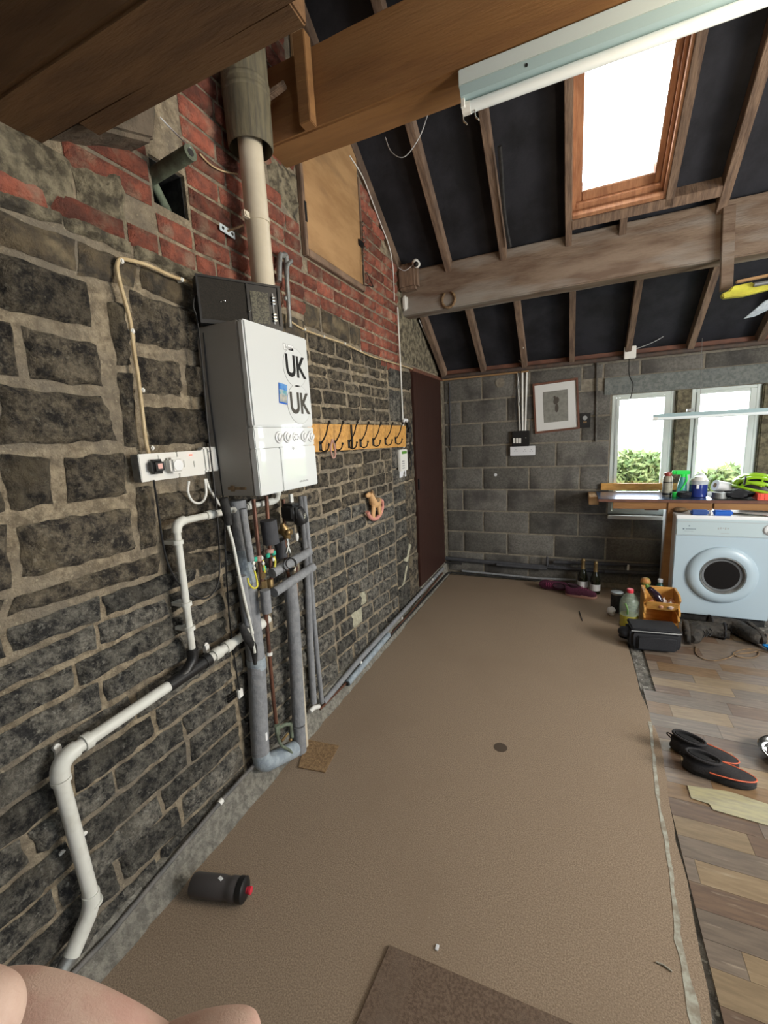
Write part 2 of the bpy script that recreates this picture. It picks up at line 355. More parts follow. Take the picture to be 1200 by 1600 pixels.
def rough_slab(quad, depth, nx, nz, amp, seed, rnd=.25, m=None, name='stone', parent=None, n_axis=0, base=-.004, round_=.012):
    """quad: 4 (a,z) corners bl, br, tr, tl on the wall; front face is a displaced grid with rounded margin"""
    bl, br, tr, tl = [Vector((p[0], p[1], 0)) for p in quad]
    vs = []; fs = []; W = (br-bl).length; H = (tl-bl).length
    us = [0, min(.3, round_/W)]+[min(.3, round_/W)+(1-2*min(.3, round_/W))*i/(nx-2) for i in range(1, nx-2)]+[1-min(.3, round_/W), 1]
    ws = [0, min(.3, round_/H)]+[min(.3, round_/H)+(1-2*min(.3, round_/H))*i/(nz-2) for i in range(1, nz-2)]+[1-min(.3, round_/H), 1]
    for j, b in enumerate(ws):
        for i, a in enumerate(us):
            p = bl*(1-a)*(1-b)+br*a*(1-b)+tr*a*b+tl*(1-a)*b
            edge = (i in (0, len(us)-1)) or (j in (0, len(ws)-1))
            q = Vector((p.x*7+seed, p.y*7, seed*1.7))
            if edge:
                d = base
                w_ = noise.noise(q*3.1)*.009; w2 = noise.noise(q*3.3+Vector((5, 5, 5)))*.009
                if amp > .003: p = p+Vector((w_, w2, 0))
            else:
                d = depth+amp*(noise.fractal(q*1.3, 1.0, 2.0, 3)*1.0)+amp*.7*abs(noise.noise(q*3.7))+amp*.5*noise.noise(q*8.5)
                d = max(d, .002)
            vs.append((d, p.x, p.y) if n_axis == 0 else (p.x, -d, p.y))
    n = len(us)
    for j in range(len(ws)-1):
        for i in range(n-1): fs.append((j*n+i, j*n+i+1, (j+1)*n+i+1, (j+1)*n+i))
    mb_ = MB(); mb_.add(vs, fs)
    me = bpy.data.meshes.new(name); me.from_pydata(vs, [], fs if n_axis == 0 else [tuple(reversed(f)) for f in fs]); me.update()
    if n_axis == 1: me.flip_normals()
    me.polygons.foreach_set('use_smooth', [True]*len(me.polygons))
    me.materials.append(m); o = bpy.data.objects.new(name, me); COL.objects.link(o); o.parent = parent
    return o
SEED = [0.0]
def stone_px(quad, m=M_STONE, amp=.016, nx=26, nz=15, depth=.013):
    pts = [LW(*p) for p in quad]   # tl tr br bl
    q = [(pts[3].y, pts[3].z), (pts[2].y, pts[2].z), (pts[1].y, pts[1].z), (pts[0].y, pts[0].z)]
    SEED[0] += 3.37
    return rough_slab(q, depth, nx, nz, amp, SEED[0], m=m, parent=W_LEFT, round_=.016)
# big stones of the near upper part, each from its own outline on the wall plane
for qd in [((0, 392), (138, 441), (147, 510), (0, 482)), ((-90, 365), (-8, 388), (-8, 480), (-90, 455)),
           ((32, 508), (153, 540), (161, 606), (50, 590)), ((-60, 480), (17, 503), (31, 588), (-60, 575)),
           ((0, 603), (160, 620), (184, 688), (0, 694)), ((-80, 595), (-6, 603), (-6, 690), (-80, 690)),
           ((4, 712), (80, 716), (83, 788), (16, 798)), ((-70, 705), (-4, 710), (8, 800), (-70, 812)), ((104, 716), (193, 706), (200, 772), (106, 788)),
           ((26, 822), (203, 793), (213, 858), (36, 905)), ((-60, 828), (8, 818), (20, 918), (-60, 940)),
           ((168, 470), (193, 474), (207, 570), (184, 570)), ((186, 582), (208, 582), (214, 700), (196, 696)), ((213, 762), (240, 760), (247, 852), (222, 858)),
           ((204, 452), (311, 490), (314, 550), (212, 535)), ((214, 556), (281, 566), (284, 618), (222, 614)), ((291, 567), (345, 575), (347, 622), (294, 619)),
           ((225, 637), (350, 640), (352, 690), (237, 696)), ((246, 772), (345, 760), (348, 800), (252, 815)),
           ((255, 828), (350, 808), (352, 850), (258, 870)), ]:
    stone_px(qd)
for qd in [((22, 935), (255, 862), (248, 895), (14, 962)), ((-80, 955), (8, 938), (2, 965), (-80, 990)), ((262, 868), (352, 858), (353, 880), (262, 898))]:
    stone_px(qd, amp=.009)
# tan ledge stones above
for qd in [((0, 296), (95, 330), (100, 352), (0, 324)), ((100, 333), (205, 376), (205, 396), (104, 356)), ((208, 378), (330, 435), (330, 452), (210, 400))]:
    stone_px(qd, M_RENDER, .010, 20, 8)
for qd in [((0, 330), (120, 376), (118, 424), (0, 378)), ((125, 378), (215, 412), (210, 448), (124, 428)), ((220, 414), (335, 462), (335, 498), (222, 450))]:
    stone_px(qd, M_LEDGE, .008, 12, 6, depth=.006)

def droop(y, z):
    return max(0, min(1, (1.1-z)/.55))*.11*max(0, min(1.1, (y+2.9)/1.5))
rs = random.Random(3)
def lay(zs, y0, y1, lmin, lmax, m, amp, nx, nz, gap=.018, name='stone', dr=False, skip=None, depth=.014, jit=.006, gy=None):
    out = []
    for k in range(len(zs)-1):
        za, zb = zs[k], zs[k+1]; y = y0-rs.uniform(0, lmax*.5)
        while y < y1-.03:
            ln = rs.uniform(lmin, lmax); ye = min(y+ln, y1)
            if y1-ye < lmin*.5: ye = y1
            ya = max(y, y0); cy = (ya+ye)/2; cz = (za+zb)/2
            if ye-ya > .05 and not (skip and skip(ya, ye, za, zb)):
                g = gap/2; h = (gy or gap)/2; d = (droop(ya, za), droop(ye, za), droop(ye, zb), droop(ya, zb)) if dr else (0, 0, 0, 0)
                j = lambda: rs.uniform(-jit, jit)
                q = [(ya+h+j(), za+g-d[0]+j()), (ye-h+j(), za+g-d[1]+j()), (ye-h+j(), zb-g-d[2]+j()), (ya+h+j(), zb-g-d[3]+j())]
                SEED[0] += 2.71
                out.append((q, SEED[0], m, amp, nx, nz, name, depth))
            y = ye
            if y >= y1: break
    return out
def build(lst, parent=None, n_axis=0, limit=290, stuffname='small_stones'):
    for q, sd, m, amp, nx, nz, name, depth in lst[:limit]:
        rough_slab(q, depth, nx, nz, amp, sd, m=m, name=name, parent=parent or W_LEFT, n_axis=n_axis)
ZL = [.02, .15, .26, .355, .46, .555, .65, .755, .85, .94, 1.02, 1.10]
build(lay(ZL, -4.7, -3.16, .22, .44, M_STONE2, .013, 18, 9, dr=True, gap=.018))
build(lay(ZL, -3.16, -2.35, .2, .34, M_STONE2, .009, 12, 7, dr=True, gap=.016, gy=.024, depth=.010))
build(lay(ZL, -2.35, -1.37, .16, .30, M_STONE2, .006, 9, 6, dr=True, gap=.015, gy=.026, depth=.007))
# stones beside and behind the boiler and up to the door
hook = lambda ya, ye, za, zb: False
ZM = [1.10, 1.175, 1.255, 1.345, 1.435, 1.525, 1.62, 1.708, 1.792, 1.86, 1.922, 1.985, 2.075]
build(lay([1.10, 1.20, 1.33, 1.5, 1.7, 1.9, 2.0], -3.08, -2.75, .2, .33, M_STONE, .008, 7, 5))
build(lay(ZM, -2.75, -1.37, .17, .31, M_STONE, .006, 9, 6, gap=.015, gy=.027, depth=.007))
# quoins at the door
zq = [.06, .30, .50, .70, .84, .98, 1.14, 1.27, 1.45, 1.62, 1.88, 2.04]
build(lay(zq, -1.36, -1.12, .14, .26, M_STONE2, .010, 6, 6)); build(lay(zq[::2]+[2.04], -1.12, -.895, .2, .3, M_STONE, .010, 6, 7))
# band of tan stones under the brickwork
build(lay([2.09, 2.225], -2.42, -1.78, .26, .36, M_LEDGE, .005, 9, 6, gy=.024, depth=.008)); build(lay([2.0, 2.13], -3.13, -2.42, .3, .4, M_LEDGE, .006, 6, 5))
# red bricks
ZB = [2.145+.0735*i for i in range(18)]
cement = [(-3.75, -3.35, 2.13, 2.33), (-4.6, -3.62, 2.13, 2.32), (-2.60, -2.40, 2.60, 2.85)]
def bskip(ya, ye, za, zb):
    cy = (ya+ye)/2; cz = (za+zb)/2
    if roofz(-ye) < zb+.01: return True
    if ye > -2.395 and ya < -1.70 and zb > 2.455: return True
    if cz < 2.22 and -2.42 < cy < -1.80: return True
    if ye > -3.245 and ya < -3.095 and 2.30 < cz < 2.47: return True
    if cy > -1.12: return True
    for c in cement:
        if c[0] < cy < c[1] and c[2] < cz < c[3] and rs.random() < .72: return True
    return False
for (y0, y1) in ((-4.3, -3.245), (-3.095, -2.395), (-1.70, -1.10)):
    build(lay(ZB, y0, y1, .19, .225, M_BRICK, .003, 6, 4, gap=.012, name='brick', skip=bskip, depth=.010, jit=.003))
build(lay(ZB[:3], -3.245, -3.095, .15, .2, M_BRICK, .003, 5, 4, gap=.012, name='brick', skip=bskip, depth=.010))
build(lay(ZB[:6], -2.395, -1.70, .14, .225, M_BRICK, .002, 5, 4, gap=.011, name='brick', skip=bskip, depth=.009, jit=.002))
build(lay([2.0, 2.0735, 2.145], -1.78, -1.10, .15, .225, M_BRICK, .002, 5, 4, gap=.011, name='brick', depth=.009, jit=.002)[-6:])
# messy cement where the beams bear and the grey rendered corner
def patch(name, pts, m, amp=.014, nx=30, nz=14, depth=.010, par=W_LEFT):
    SEED[0] += 1.9
    o = rough_slab(pts, depth, nx, nz, amp, SEED[0], m=m, name=name, parent=par, round_=.03); return o
patch('cement_patch', [(-4.2, 2.17), (-3.52, 2.17), (-3.50, 2.31), (-4.2, 2.33)], M_RENDER)
patch('cement_patch', [(-3.50, 2.20), (-3.36, 2.19), (-3.34, 2.37), (-3.50, 2.31)], M_RENDER, .014, 18, 14)
patch('cement_patch', [(-2.60, 2.66), (-2.40, 2.58), (-2.385, 2.80), (-2.62, 2.80)], M_RENDER, .014, 18, 14)
M_BLOOM = mat('cream_bloom', (.46, .44, .33), (.34, .33, .25), 40, .95, bump=.6)
patch('mortar_smear', [(-2.16, .31), (-2.02, .30), (-2.00, .40), (-2.14, .42)], M_BLOOM, .006, 14, 10, depth=.020)
patch('mortar_smear', [(-2.04, .42), (-1.95, .40), (-1.94, .50), (-2.00, .50)], M_BLOOM, .006, 12, 10, depth=.020)
patch('mortar_smear', [(-1.33, .30), (-1.25, .28), (-1.06, .62), (-1.12, .64)], M_BLOOM, .006, 12, 10, depth=.018)
patch('cement_render', [(-1.09, 2.10), (-.08, 2.10), (-.10, 2.13), (-1.06, 2.80)], M_RENDER, .004, 14, 8, depth=.006)

# far wall of concrete blocks, window opening x 1.567..3.05, z .70..1.775
OX0, OX1, OZ0, OZ1 = 1.567, 3.05, .70, 1.775
mb = MB()
mb.box((-.35, .006, -.2), (OX0, .22, 2.14)); mb.box((OX1, .006, -.2), (4.8, .22, 2.14)); mb.box((OX0, .006, -.2), (OX1, .22, OZ0)); mb.box((OX0, .006, OZ1), (OX1, .22, 2.14))
W_FAR = struct('wall_back', mb, M_BMORT, smooth=False)
lv = [.03+.225*i for i in range(10)]
blocks = []
for k in range(9):
    za, zb = lv[k], lv[k+1]; off = .21 if k % 2 else .435-.015
    xs = [.03]+[off+.45*i for i in range(10)]+[4.5]
    for i in range(len(xs)-1):
        a, b = xs[i], xs[i+1]
        if b-a < .06: continue
        zt = min(zb, 2.08)
        spans = [(a, b)]
        if za > 1.7 and zb > 1.95:
            spans = [(a, min(b, 1.49))] if a < 1.45 else []
            if b > 1.49: spans.append((max(a, 1.49), b)); za = 1.925
        elif zb > OZ0+.02 and za < 1.93-.02:
            spans = []
            lim = OX0-.003
            if a < lim-.03: spans.append((a, min(b, lim)))
            if b > OX1+.2: spans.append((max(a, OX1+.12), b))
        for a2, b2 in spans:
            if b2-a2 > .05:
                SEED[0] += 1.3; g = .008
                blocks.append(([(a2+g, za+g), (b2-g, za+g), (b2-g, zt-g), (a2+g, zt-g)], SEED[0], M_BLOCK, .0012, 6, 5, 'block', .005))
for q in blocks: pass
build(blocks, W_FAR, 1)
part('lintel', MB().box((1.50, -.012, OZ1+.004), (3.25, .2, 1.925)), M_LINTEL, W_FAR, bev=.004)
part('stone_mullion', MB().box((2.045, .0, OZ0), (2.155, .17, OZ1+.003)), M_MULL, W_FAR, bev=.008)
part('stone_mullion', MB().box((2.62, .0, OZ0), (2.76, .17, OZ1+.003)), M_MULL, W_FAR, bev=.008)
part('sill', MB().box((OX0, -.035, OZ0-.035), (OX1, .2, OZ0)), M_WHITEP, W_FAR, bev=.004)
def casement(name, x0, x1):
    fr = MB()
    z0, z1 = OZ0+.0, OZ1; t = .032; y0, y1 = .03, .085
    fr.box((x0, y0, z0), (x0+t, y1, z1)); fr.box((x1-t, y0, z0), (x1, y1, z1)); fr.box((x0+t, y0, z0), (x1-t, y1, z0+t)); fr.box((x0+t, y0, z1-t*.7), (x1-t, y1, z1))
    o = struct(name, fr, M_UPVC, bev=.003)
    sh = MB(); s = .012; a, b, c, d = x0+t+.002, x1-t-.002, z0+t+.002, z1-t*.7-.002; t2 = .026
    sh.box((a, y0-s, c), (a+t2, y1-.02, d)).box((b-t2*1.6, y0-s, c), (b, y1-.02, d)).box((a+t2, y0-s, c), (b-t2*1.6, y1-.02, c+t2)).box((a+t2, y0-s, d-t2*.8), (b-t2*1.6, y1-.02, d))
    part('sash', sh, M_UPVC, o, bev=.003)
    part('pane', MB().box((a+t2-.004, .055, c+t2-.004), (b-t2*1.6+.004, .060, d-t2*.8+.004)), M_GLASS, o, smooth=False)
    return o
casement('window_1', OX0+.002, 2.043); casement('window_2', 2.157, 2.618); casement('window_3', 2.762, OX1-.002)
# remaining shell
mb = MB(); 
mb.box((4.5, -7, -.2), (4.7, .2, 2.2))
struct('wall_right', mb, M_BLOCK, smooth=False)
mb = MB(); mb.hexa([(4.5, -7, 2.2), (4.7, -7, 2.2), (4.7, .2, 2.2), (4.5, .2, 2.2), (4.5, -RIDGE, roofz(RIDGE)), (4.7, -RIDGE, roofz(RIDGE)), (4.7, -RIDGE+.01, roofz(RIDGE)), (4.5, -RIDGE+.01, roofz(RIDGE))])
struct('wall_gable', mb, M_BLOCK, smooth=False)
mb = MB(); mb.box((-.35, -7.2, -.2), (4.7, -7, 3.6))
struct('wall_front', mb, M_BLOCK, smooth=False)
FLOOR = struct('floor', MB().box((-.35, -7.2, -.2), (4.7, .22, -.012)), M_CONC, smooth=False)
# rough kerb along the foot of the stone wall
def strip_rough(name, prof, y0, y1, n, m, amp, parent=None):
    secs = []
    for i in range(n+1):
        y = y0+(y1-y0)*i/n
        sec = []
        for k, (x, z) in enumerate(prof):
            q = Vector((x*9, y*9, z*9)); a = amp*noise.fractal(q*1.5, 1., 2., 3)
            sec.append((x+(a if 0 < k < len(prof)-2 else 0), y, z+(a if 0 < k < len(prof)-2 else 0)))
        secs.append(sec)
    return part(name, MB().loft(secs), m, parent)
kb = strip_rough('trim_1', [(-.004, .115), (.018, .112), (.030, .09), (.036, .06), (.045, .03), (.058, .006), (.062, -.012), (-.004, -.012)], -4.8, -1.4, 110, M_KERB, .010); kb['kind'] = 'structure'
kb = strip_rough('trim_2', [(-.004, .06), (.02, .058), (.03, .045), (.036, .03), (.04, .015), (.048, .003), (.052, -.012), (-.004, -.012)], -1.4, -.03, 40, M_KERB, .006); kb['kind'] = 'structure'

# roof: felt boards round the skylight, rafters, purlin
RN = Vector((0, .68, 1)).normalized(); RD = Vector((0, -1, .68)).normalized()
def RP(x, s, n=0.0): return Vector((x, -s, roofz(s)))+RN*n
def roof_slab(mb, x0, x1, s0, s1, n0, n1):
    mb.hexa([RP(x0, s0, n0), RP(x1, s0, n0), RP(x1, s1, n0), RP(x0, s1, n0), RP(x0, s0, n1), RP(x1, s0, n1), RP(x1, s1, n1), RP(x0, s1, n1)])
SX0, SX1, SS0, SS1 = 1.225, 1.715, 1.19, 1.85
mb = MB()
HX0, HX1, HS0, HS1 = SX0-.022, SX1+.022, SS0-.095, SS1+.052
roof_slab(mb, -.35, HX0, -.35, RIDGE, 0, .06); roof_slab(mb, HX1, 4.7, -.35, RIDGE, 0, .06); roof_slab(mb, HX0, HX1, -.35, HS0, 0, .06); roof_slab(mb, HX0, HX1, HS1, RIDGE, 0, .06)
zr = roofz(RIDGE)
mb.hexa([(-.35, -7.6, zr-.68*3), (4.7, -7.6, zr-.68*3), (4.7, -RIDGE, zr), (-.35, -RIDGE, zr), (-.35, -7.6, zr-.68*3+.07), (4.7, -7.6, zr-.68*3+.07), (4.7, -RIDGE, zr+.07), (-.35, -RIDGE, zr+.07)])
ROOF = struct('ceiling', mb, M_FELT, smooth=False)
def rafter(x0, x1, s0, s1, d=.085, dx=0.0):
    mb = MB()
    mb.hexa([RP(x0, s0, -d), RP(x1, s0, -d), RP(x1+dx, s1, -d), RP(x0+dx, s1, -d), RP(x0, s0, 0), RP(x1, s0, 0), RP(x1+dx, s1, 0), RP(x0+dx, s1, 0)])
    return part('rafter', mb, M_RAFTER, ROOF, bev=.003)
for x in (.04, .43, .81, 1.21, 1.64, 2.08, 2.52, 2.95, 3.4, 3.9): rafter(x, x+.045, .02, .90)
for x, w_ in ((-.02, .04), (.36, .045), (.76, .045), (2.00, .05), (2.5, .045), (2.95, .045), (3.4, .045), (3.9, .045)): rafter(x, x+w_, .90, 4.4)
rafter(1.185, 1.225, .90, 4.4); rafter(1.725, 1.77, 1.06, 4.4)
part('trimmer', MB().hexa([RP(1.225, 1.05, -.085), RP(2.0, 1.05, -.085), RP(2.0, 1.10, -.085), RP(1.225, 1.10, -.085), RP(1.225, 1.05, 0), RP(2.0, 1.05, 0), RP(2.0, 1.10, 0), RP(1.225, 1.10, 0)]), M_RAFTER, ROOF, bev=.003)
part('rafter', MB().hexa([RP(1.50, .88, -.085), RP(1.54, .88, -.085), RP(1.54, 1.05, -.085), RP(1.50, 1.05, -.085), RP(1.50, .88, 0), RP(1.54, .88, 0), RP(1.54, 1.05, 0), RP(1.50, 1.05, 0)]), M_RAFTER, ROOF)
part('wall_plate', MB().box((.0, -.045, 2.075), (4.5, .05, 2.135)), M_WOODR, ROOF, bev=.004)
# skylight
def frame_ring(mb, x0, x1, s0, s1, t, n0, n1, tb=None):
    tb = tb or t
    for a in ((x0, x0+t, s0, s1), (x1-t, x1, s0, s1), (x0+t, x1-t, s0, s0+tb), (x0+t, x1-t, s1-t, s1)): roof_slab(mb, a[0], a[1], a[2], a[3], n0, n1)
mb = MB(); frame_ring(mb, SX0-.02, SX1+.02, SS0-.09, SS1+.05, .022, -.075, .10, tb=.02)
SKY = struct('window_4', mb, M_PINE, bev=.002)
mb = MB(); frame_ring(mb, SX0, SX1, SS0-.06, SS1+.02, .02, -.03, .11); part('frame', mb, M_PINE, SKY, bev=.003)
mb = MB(); frame_ring(mb, SX0+.016, SX1-.016, SS0-.045, SS1-.015, .038, .0, .10, tb=.05); part('sash', mb, M_PINE, SKY, bev=.004)
mb = MB(); roof_slab(mb, SX0+.05, SX1-.05, SS0-.01, SS1-.05, .07, .076); part('pane', mb, M_GLASS, SKY, smooth=False)
mb = MB(); roof_slab(mb, SX0+.03, SX1-.03, 1.71, SS1-.03, .035, .072); part('top_rail', mb, M_PINE, SKY, bev=.003)
mb = MB()
for xx in (SX0+.075, SX0+.245, SX0+.41): mb.tube([RP(xx, 1.70, .030), RP(xx, 1.77, .030)], .003, 6)
mb.tube([RP(SX0+.05, 1.70, .030), RP(SX1-.05, 1.70, .030)], .0035, 6); part('vent_bar', mb, M_BLACK, SKY)
mb = MB(); roof_slab(mb, SX0-.04, SX1+.03, SS0-.115, SS0-.09, -.08, .0); part('sill', mb, M_PURLIN, SKY, bev=.004)
mb = MB(); roof_slab(mb, SX0, SX1, SS0-.085, SS0-.040, -.02, .03); part('sill_lining', mb, M_PINE, SKY, bev=.003)

# ------------------------------------------------------------------ beams
def beam_obj(name, x0, x1, y0, y1, z0, z1, m, label, bev=.008):
    t = MB(); n = 26; secs = []
    for i in range(n+1):
        x = x0+(x1-x0)*i/n; j = lambda k: .004*noise.noise(Vector((x*3+k*7, k, 0)))
        secs.append([(x, y0+j(1), z0+j(2)), (x, y1+j(3), z0+j(4)), (x, y1+j(5), z1+j(6)), (x, y0+j(7), z1+j(8))])
    t.loft(secs); return tag(part(name, t, m, bev=bev), label, 'beam')
beam_obj('purlin', -.1, 4.5, -1.01, -.87, 2.455, 2.775, M_PURLIN, 'long pale weathered roof purlin with horseshoe nailed to it')
beam_obj('ceiling_beam', -.1, 4.5, -2.605, -2.445, 2.80, 3.10, M_BEAM, 'orange-brown timber beam with the near strip lamp fixed under it')
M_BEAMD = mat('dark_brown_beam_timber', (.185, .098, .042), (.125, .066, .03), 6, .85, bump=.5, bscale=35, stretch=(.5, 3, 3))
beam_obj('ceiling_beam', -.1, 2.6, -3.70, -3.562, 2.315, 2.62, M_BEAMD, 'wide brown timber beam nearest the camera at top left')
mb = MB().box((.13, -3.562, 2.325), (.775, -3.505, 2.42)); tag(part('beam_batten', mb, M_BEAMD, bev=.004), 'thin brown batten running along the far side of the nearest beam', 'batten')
mb = MB().hexa([(-.05, -3.56, 2.33), (.125, -3.56, 2.33), (.10, -3.30, 2.43), (-.05, -3.30, 2.43), (-.05, -3.56, 2.48), (.13, -3.56, 2.48), (.11, -3.28, 2.54), (-.05, -3.28, 2.54)])
patchy = part('padstone', mb, M_PADST, bev=.012); tag(patchy, 'rough grey padstone in the brickwork under the nearest beam', 'stone')
# splintered timber and hanging post above the flue
def plank(name, a, b, w_, h_, m, label, cat, up=(0, 0, 1)):
    return tag(part(name, MB().beam(a, b, w_, h_, up), m, bev=.003), label, cat)
plank('hanging_post', (.235, -2.635, 3.12), (.238, -2.635, 2.80), .055, .05, M_BEAM, 'short upright post screwed to the front of the orange-brown beam', 'post', up=(0, 1, 0))
plank('cross_timber', (.0, -3.0, 3.02), (1.1, -3.02, 3.13), .05, .09, M_WOODR, 'dark red-brown cross timber above the flue sleeve', 'timber')
mb = MB().prism([(.50, -2.95, 3.02), (.60, -2.95, 3.14), (.52, -2.95, 3.18), (.36, -2.95, 3.2), (.44, -2.95, 3.08)], (0, .03, 0)); tag(part('broken_board', mb, M_PLY, bev=.003), 'splintered board end hanging in the dark above the beams', 'board')
plank('loft_batten', (.02, -2.70, 2.90), (.16, -2.66, 2.96), .03, .02, M_RAFTER, 'pale batten wedged beside the flue behind the sleeve', 'batten')

# ------------------------------------------------------------------ FLOOR coverings
def ragged(x0, x1, y0, y1, z0, z1, n, amp, seed, right_fn=None):
    pts = []
    for i in range(n+1):
        y = y0+(y1-y0)*i/n; xx = right_fn(y) if right_fn else x1
        pts.append((xx+amp*noise.noise(Vector((y*6, seed, 0))), y, z0))
    for i in range(n, -1, -1):
        y = y0+(y1-y0)*i/n; pts.append((x0+amp*.5*noise.noise(Vector((y*6, seed+9, 0))), y, z0))
    return MB().prism(pts, (0, 0, z1-z0))
cr = lambda y: float(np.interp(y, [-4.7, -3.3, -3.1, -2.6, -2.2, -2.05, -1.8, -1.3, -.3, 0], [1.62, 1.632, 1.65, 1.662, 1.69, 1.68, 1.655, 1.65, 1.625, 1.62]))
o = part('carpet', ragged(.055, 1.62, -4.7, -.035, -.011, 0, 60, .012, 1, cr), M_CARPET); tag(o, 'worn brown carpet covering the floor beside the stone wall', 'carpet')
part('stain', MB().lathe([(.001, 0), (.030, 0), (.032, .0008), (.001, .0012)], (0, 0, 0), (0, 0, 1), 14), mat('dark_stain', (.085, .065, .05), rough=.9, spec=.1), o, local=True).location = (FL(782, 1168).x, FL(782, 1168).y, 0.0)
mp = [FL(608, 1478), FL(900, 1604), (1.29, -3.75, 0), (.78, -3.80, 0)]
mb = MB().prism([(p[0], p[1], .001) for p in mp], (0, 0, .006)); tag(part('carpet_offcut', mb, M_CARPET2, bev=.002), 'dark brown carpet offcut lying on the carpet nearest the camera', 'carpet offcut')
mp = [FL(478, 1156), FL(530, 1166), FL(508, 1208), FL(466, 1200)]
mb = MB().prism([(p[0], p[1], .001) for p in mp], (0, 0, .004)); tag(part('carpet_offcut', mb, M_CARPET3, bev=.001), 'small tan square of carpet by the foot of the grey pipes', 'carpet offcut')
vs_ = []
for i in range(60):
    y = -3.55+.0255*i; xc = float(np.interp(y, [-3.55, -3.3, -3.13, -2.8, -2.6, -2.05], [1.60, 1.597, 1.596, 1.62, 1.622, 1.665])); w_ = .0065+.006*noise.noise(Vector((y*9, 3, 0)))+(.004 if y < -3.1 else 0); xc += .006*noise.noise(Vector((y*14, 1, 0)))
    vs_ += [(xc-w_, y, .0012), (xc+w_, y, .0012)]
mb = MB().add(vs_, [(2*i, 2*i+1, 2*i+3, 2*i+2) for i in range(59)])
tag(part('floor_tape', mb, M_TAPE), 'broken strip of pale tape along the right edge of the carpet', 'tape')
# vinyl planks
VF = struct('floor_vinyl', MB().box((1.66, -4.6, -.012), (4.5, -.02, -.008)), M_CONC, smooth=False)
rp = random.Random(12); cnt = 0
yy = -4.3; row = 0
while yy < -.72:
    hgt = rp.choice((.075, .09, .09, .11)); x = 1.662 if yy < -2.15 else (1.672 if yy < -1.85 else 1.735)
    xl = x; x = x-rp.uniform(0, .25)
    while x < 2.95:
        ln = rp.uniform(.22, .52); a = max(x, xl); b = x+ln
        if b-a > .03 and cnt < 290:
            sh = -.06
            g = .0005; q = [(a+g, yy+g), (b-g, yy+g), (b-g, yy+hgt-g), (a+g, yy+hgt-g)]
            mbp = MB().prism([(px_, py_, -.008) for px_, py_ in q], (0, 0, .0078+rp.uniform(0, .0003)))
            part('plank', mbp, rp.choice(M_PVINYL), VF, smooth=False); cnt += 1
        x += ln
    yy += hgt
q = [FL(1074, 1228), FL(1080, 1248), FL(1108, 1257), FL(1114, 1266), FL(1200, 1291), FL(1300, 1320), FL(1300, 1290), FL(1140, 1238)]
tag(part('vinyl_offcut', MB().prism([(p.x, p.y, .0012) for p in q], (0, 0, .0025)), mat('pale_vinyl', (.42, .39, .24), (.33, .31, .22), 12, .4, stretch=(1, 6, 1)), bev=.0), 'pale yellowish vinyl offcut on the planks in front of the slippers', 'vinyl offcut')

# ------------------------------------------------------------------ DOOR in the stone wall
D = struct('door_1', MB().box((-.004, -.88, .15), (.022, -.075, 2.045)), M_DOOR, bev=.003)
mb = MB().box((-.004, -.075, .05), (.018, -.02, 2.06)); part('door_frame', mb, M_RENDER, D, bev=.004)
mb = MB().box((-.004, -.885, 2.045), (.028, -.02, 2.075)); part('door_frame', mb, M_WOODR, D, bev=.003)
part('step', MB().box((-.004, -.88, .02), (.03, -.02, .148)), M_KERB, D, bev=.01)
part('latch', MB().box((.022, -.86, 1.04), (.034, -.84, 1.14)), M_BLACK, D, bev=.002)

# ------------------------------------------------------------------ BOILER
bx0, bx1, by0, by1, bz0, bz1 = .012, .235, -3.152, -2.770, 1.328, 1.942
B = thing('boiler', 'white wall-hung boiler with two UK stickers on its front', 'boiler', ((bx0+bx1)/2, (by0+by1)/2, bz0))
part('casing', MB().box((bx0, by0, bz0), (bx1-.03, by1, bz1)), M_CASE, B, bev=.004)
part('front_panel', MB().box((bx1-.029, by0, 1.577), (bx1, by1, bz1)), M_BFRONT, B, bev=.006)
cp = part('control_panel', MB().box((bx1-.029, by0, 1.500), (bx1-.002, by1, 1.5755)), M_BFRONT, B, bev=.003)
part('lower_panel', MB().box((bx1-.029, by0, bz0), (bx1, by0+.135, 1.4985)), M_BFRONT, B, bev=.003)
lf = part('door_flap', MB().box((bx1-.029, by0+.137, bz0), (bx1, by1, 1.4985)), M_BFRONT, B, bev=.003)
part('flap_grip', MB().box((bx1-.0005, -2.935, 1.486), (bx1+.006, -2.865, 1.497)), M_WHITE, lf, bev=.002)
for yk in (-3.015, -2.963, -2.845, -2.797):
    part('knob_ring', MB().lathe([(.0235, 0), (.0235, .001)], (bx1-.002, yk, 1.537), (1, 0, 0), 24), M_GREYPL, cp)
    k = part('knob', MB().lathe([(.021, 0), (.021, .004), (.016, .006), (.015, .012), (.013, .013)], (bx1-.002, yk, 1.537), (1, 0, 0), 22), M_WHITE, cp)
    part('knob_grip', MB().box((bx1+.010, yk-.012, 1.5345), (bx1+.0125, yk+.012, 1.5395), Matrix.Rotation(.9, 3, 'X')), M_GREYPL, k)
part('clock_dial', MB().lathe([(.020, 0), (.020, .003), (.002, .004)], (bx1-.002, -2.905, 1.537), (1, 0, 0), 22), M_WHITE, cp)
mb = MB()
for i in range(6):
    a = i*PI/3; mb.box((bx1+.002, -2.905+.014*math.cos(a)-.003, 1.537+.011*math.sin(a)-.002), (bx1+.004, -2.905+.014*math.cos(a)+.003, 1.537+.011*math.sin(a)+.002))
part('clock_marks', mb, M_GREYPL, cp)
RX = (PI/2, 0, PI/2)
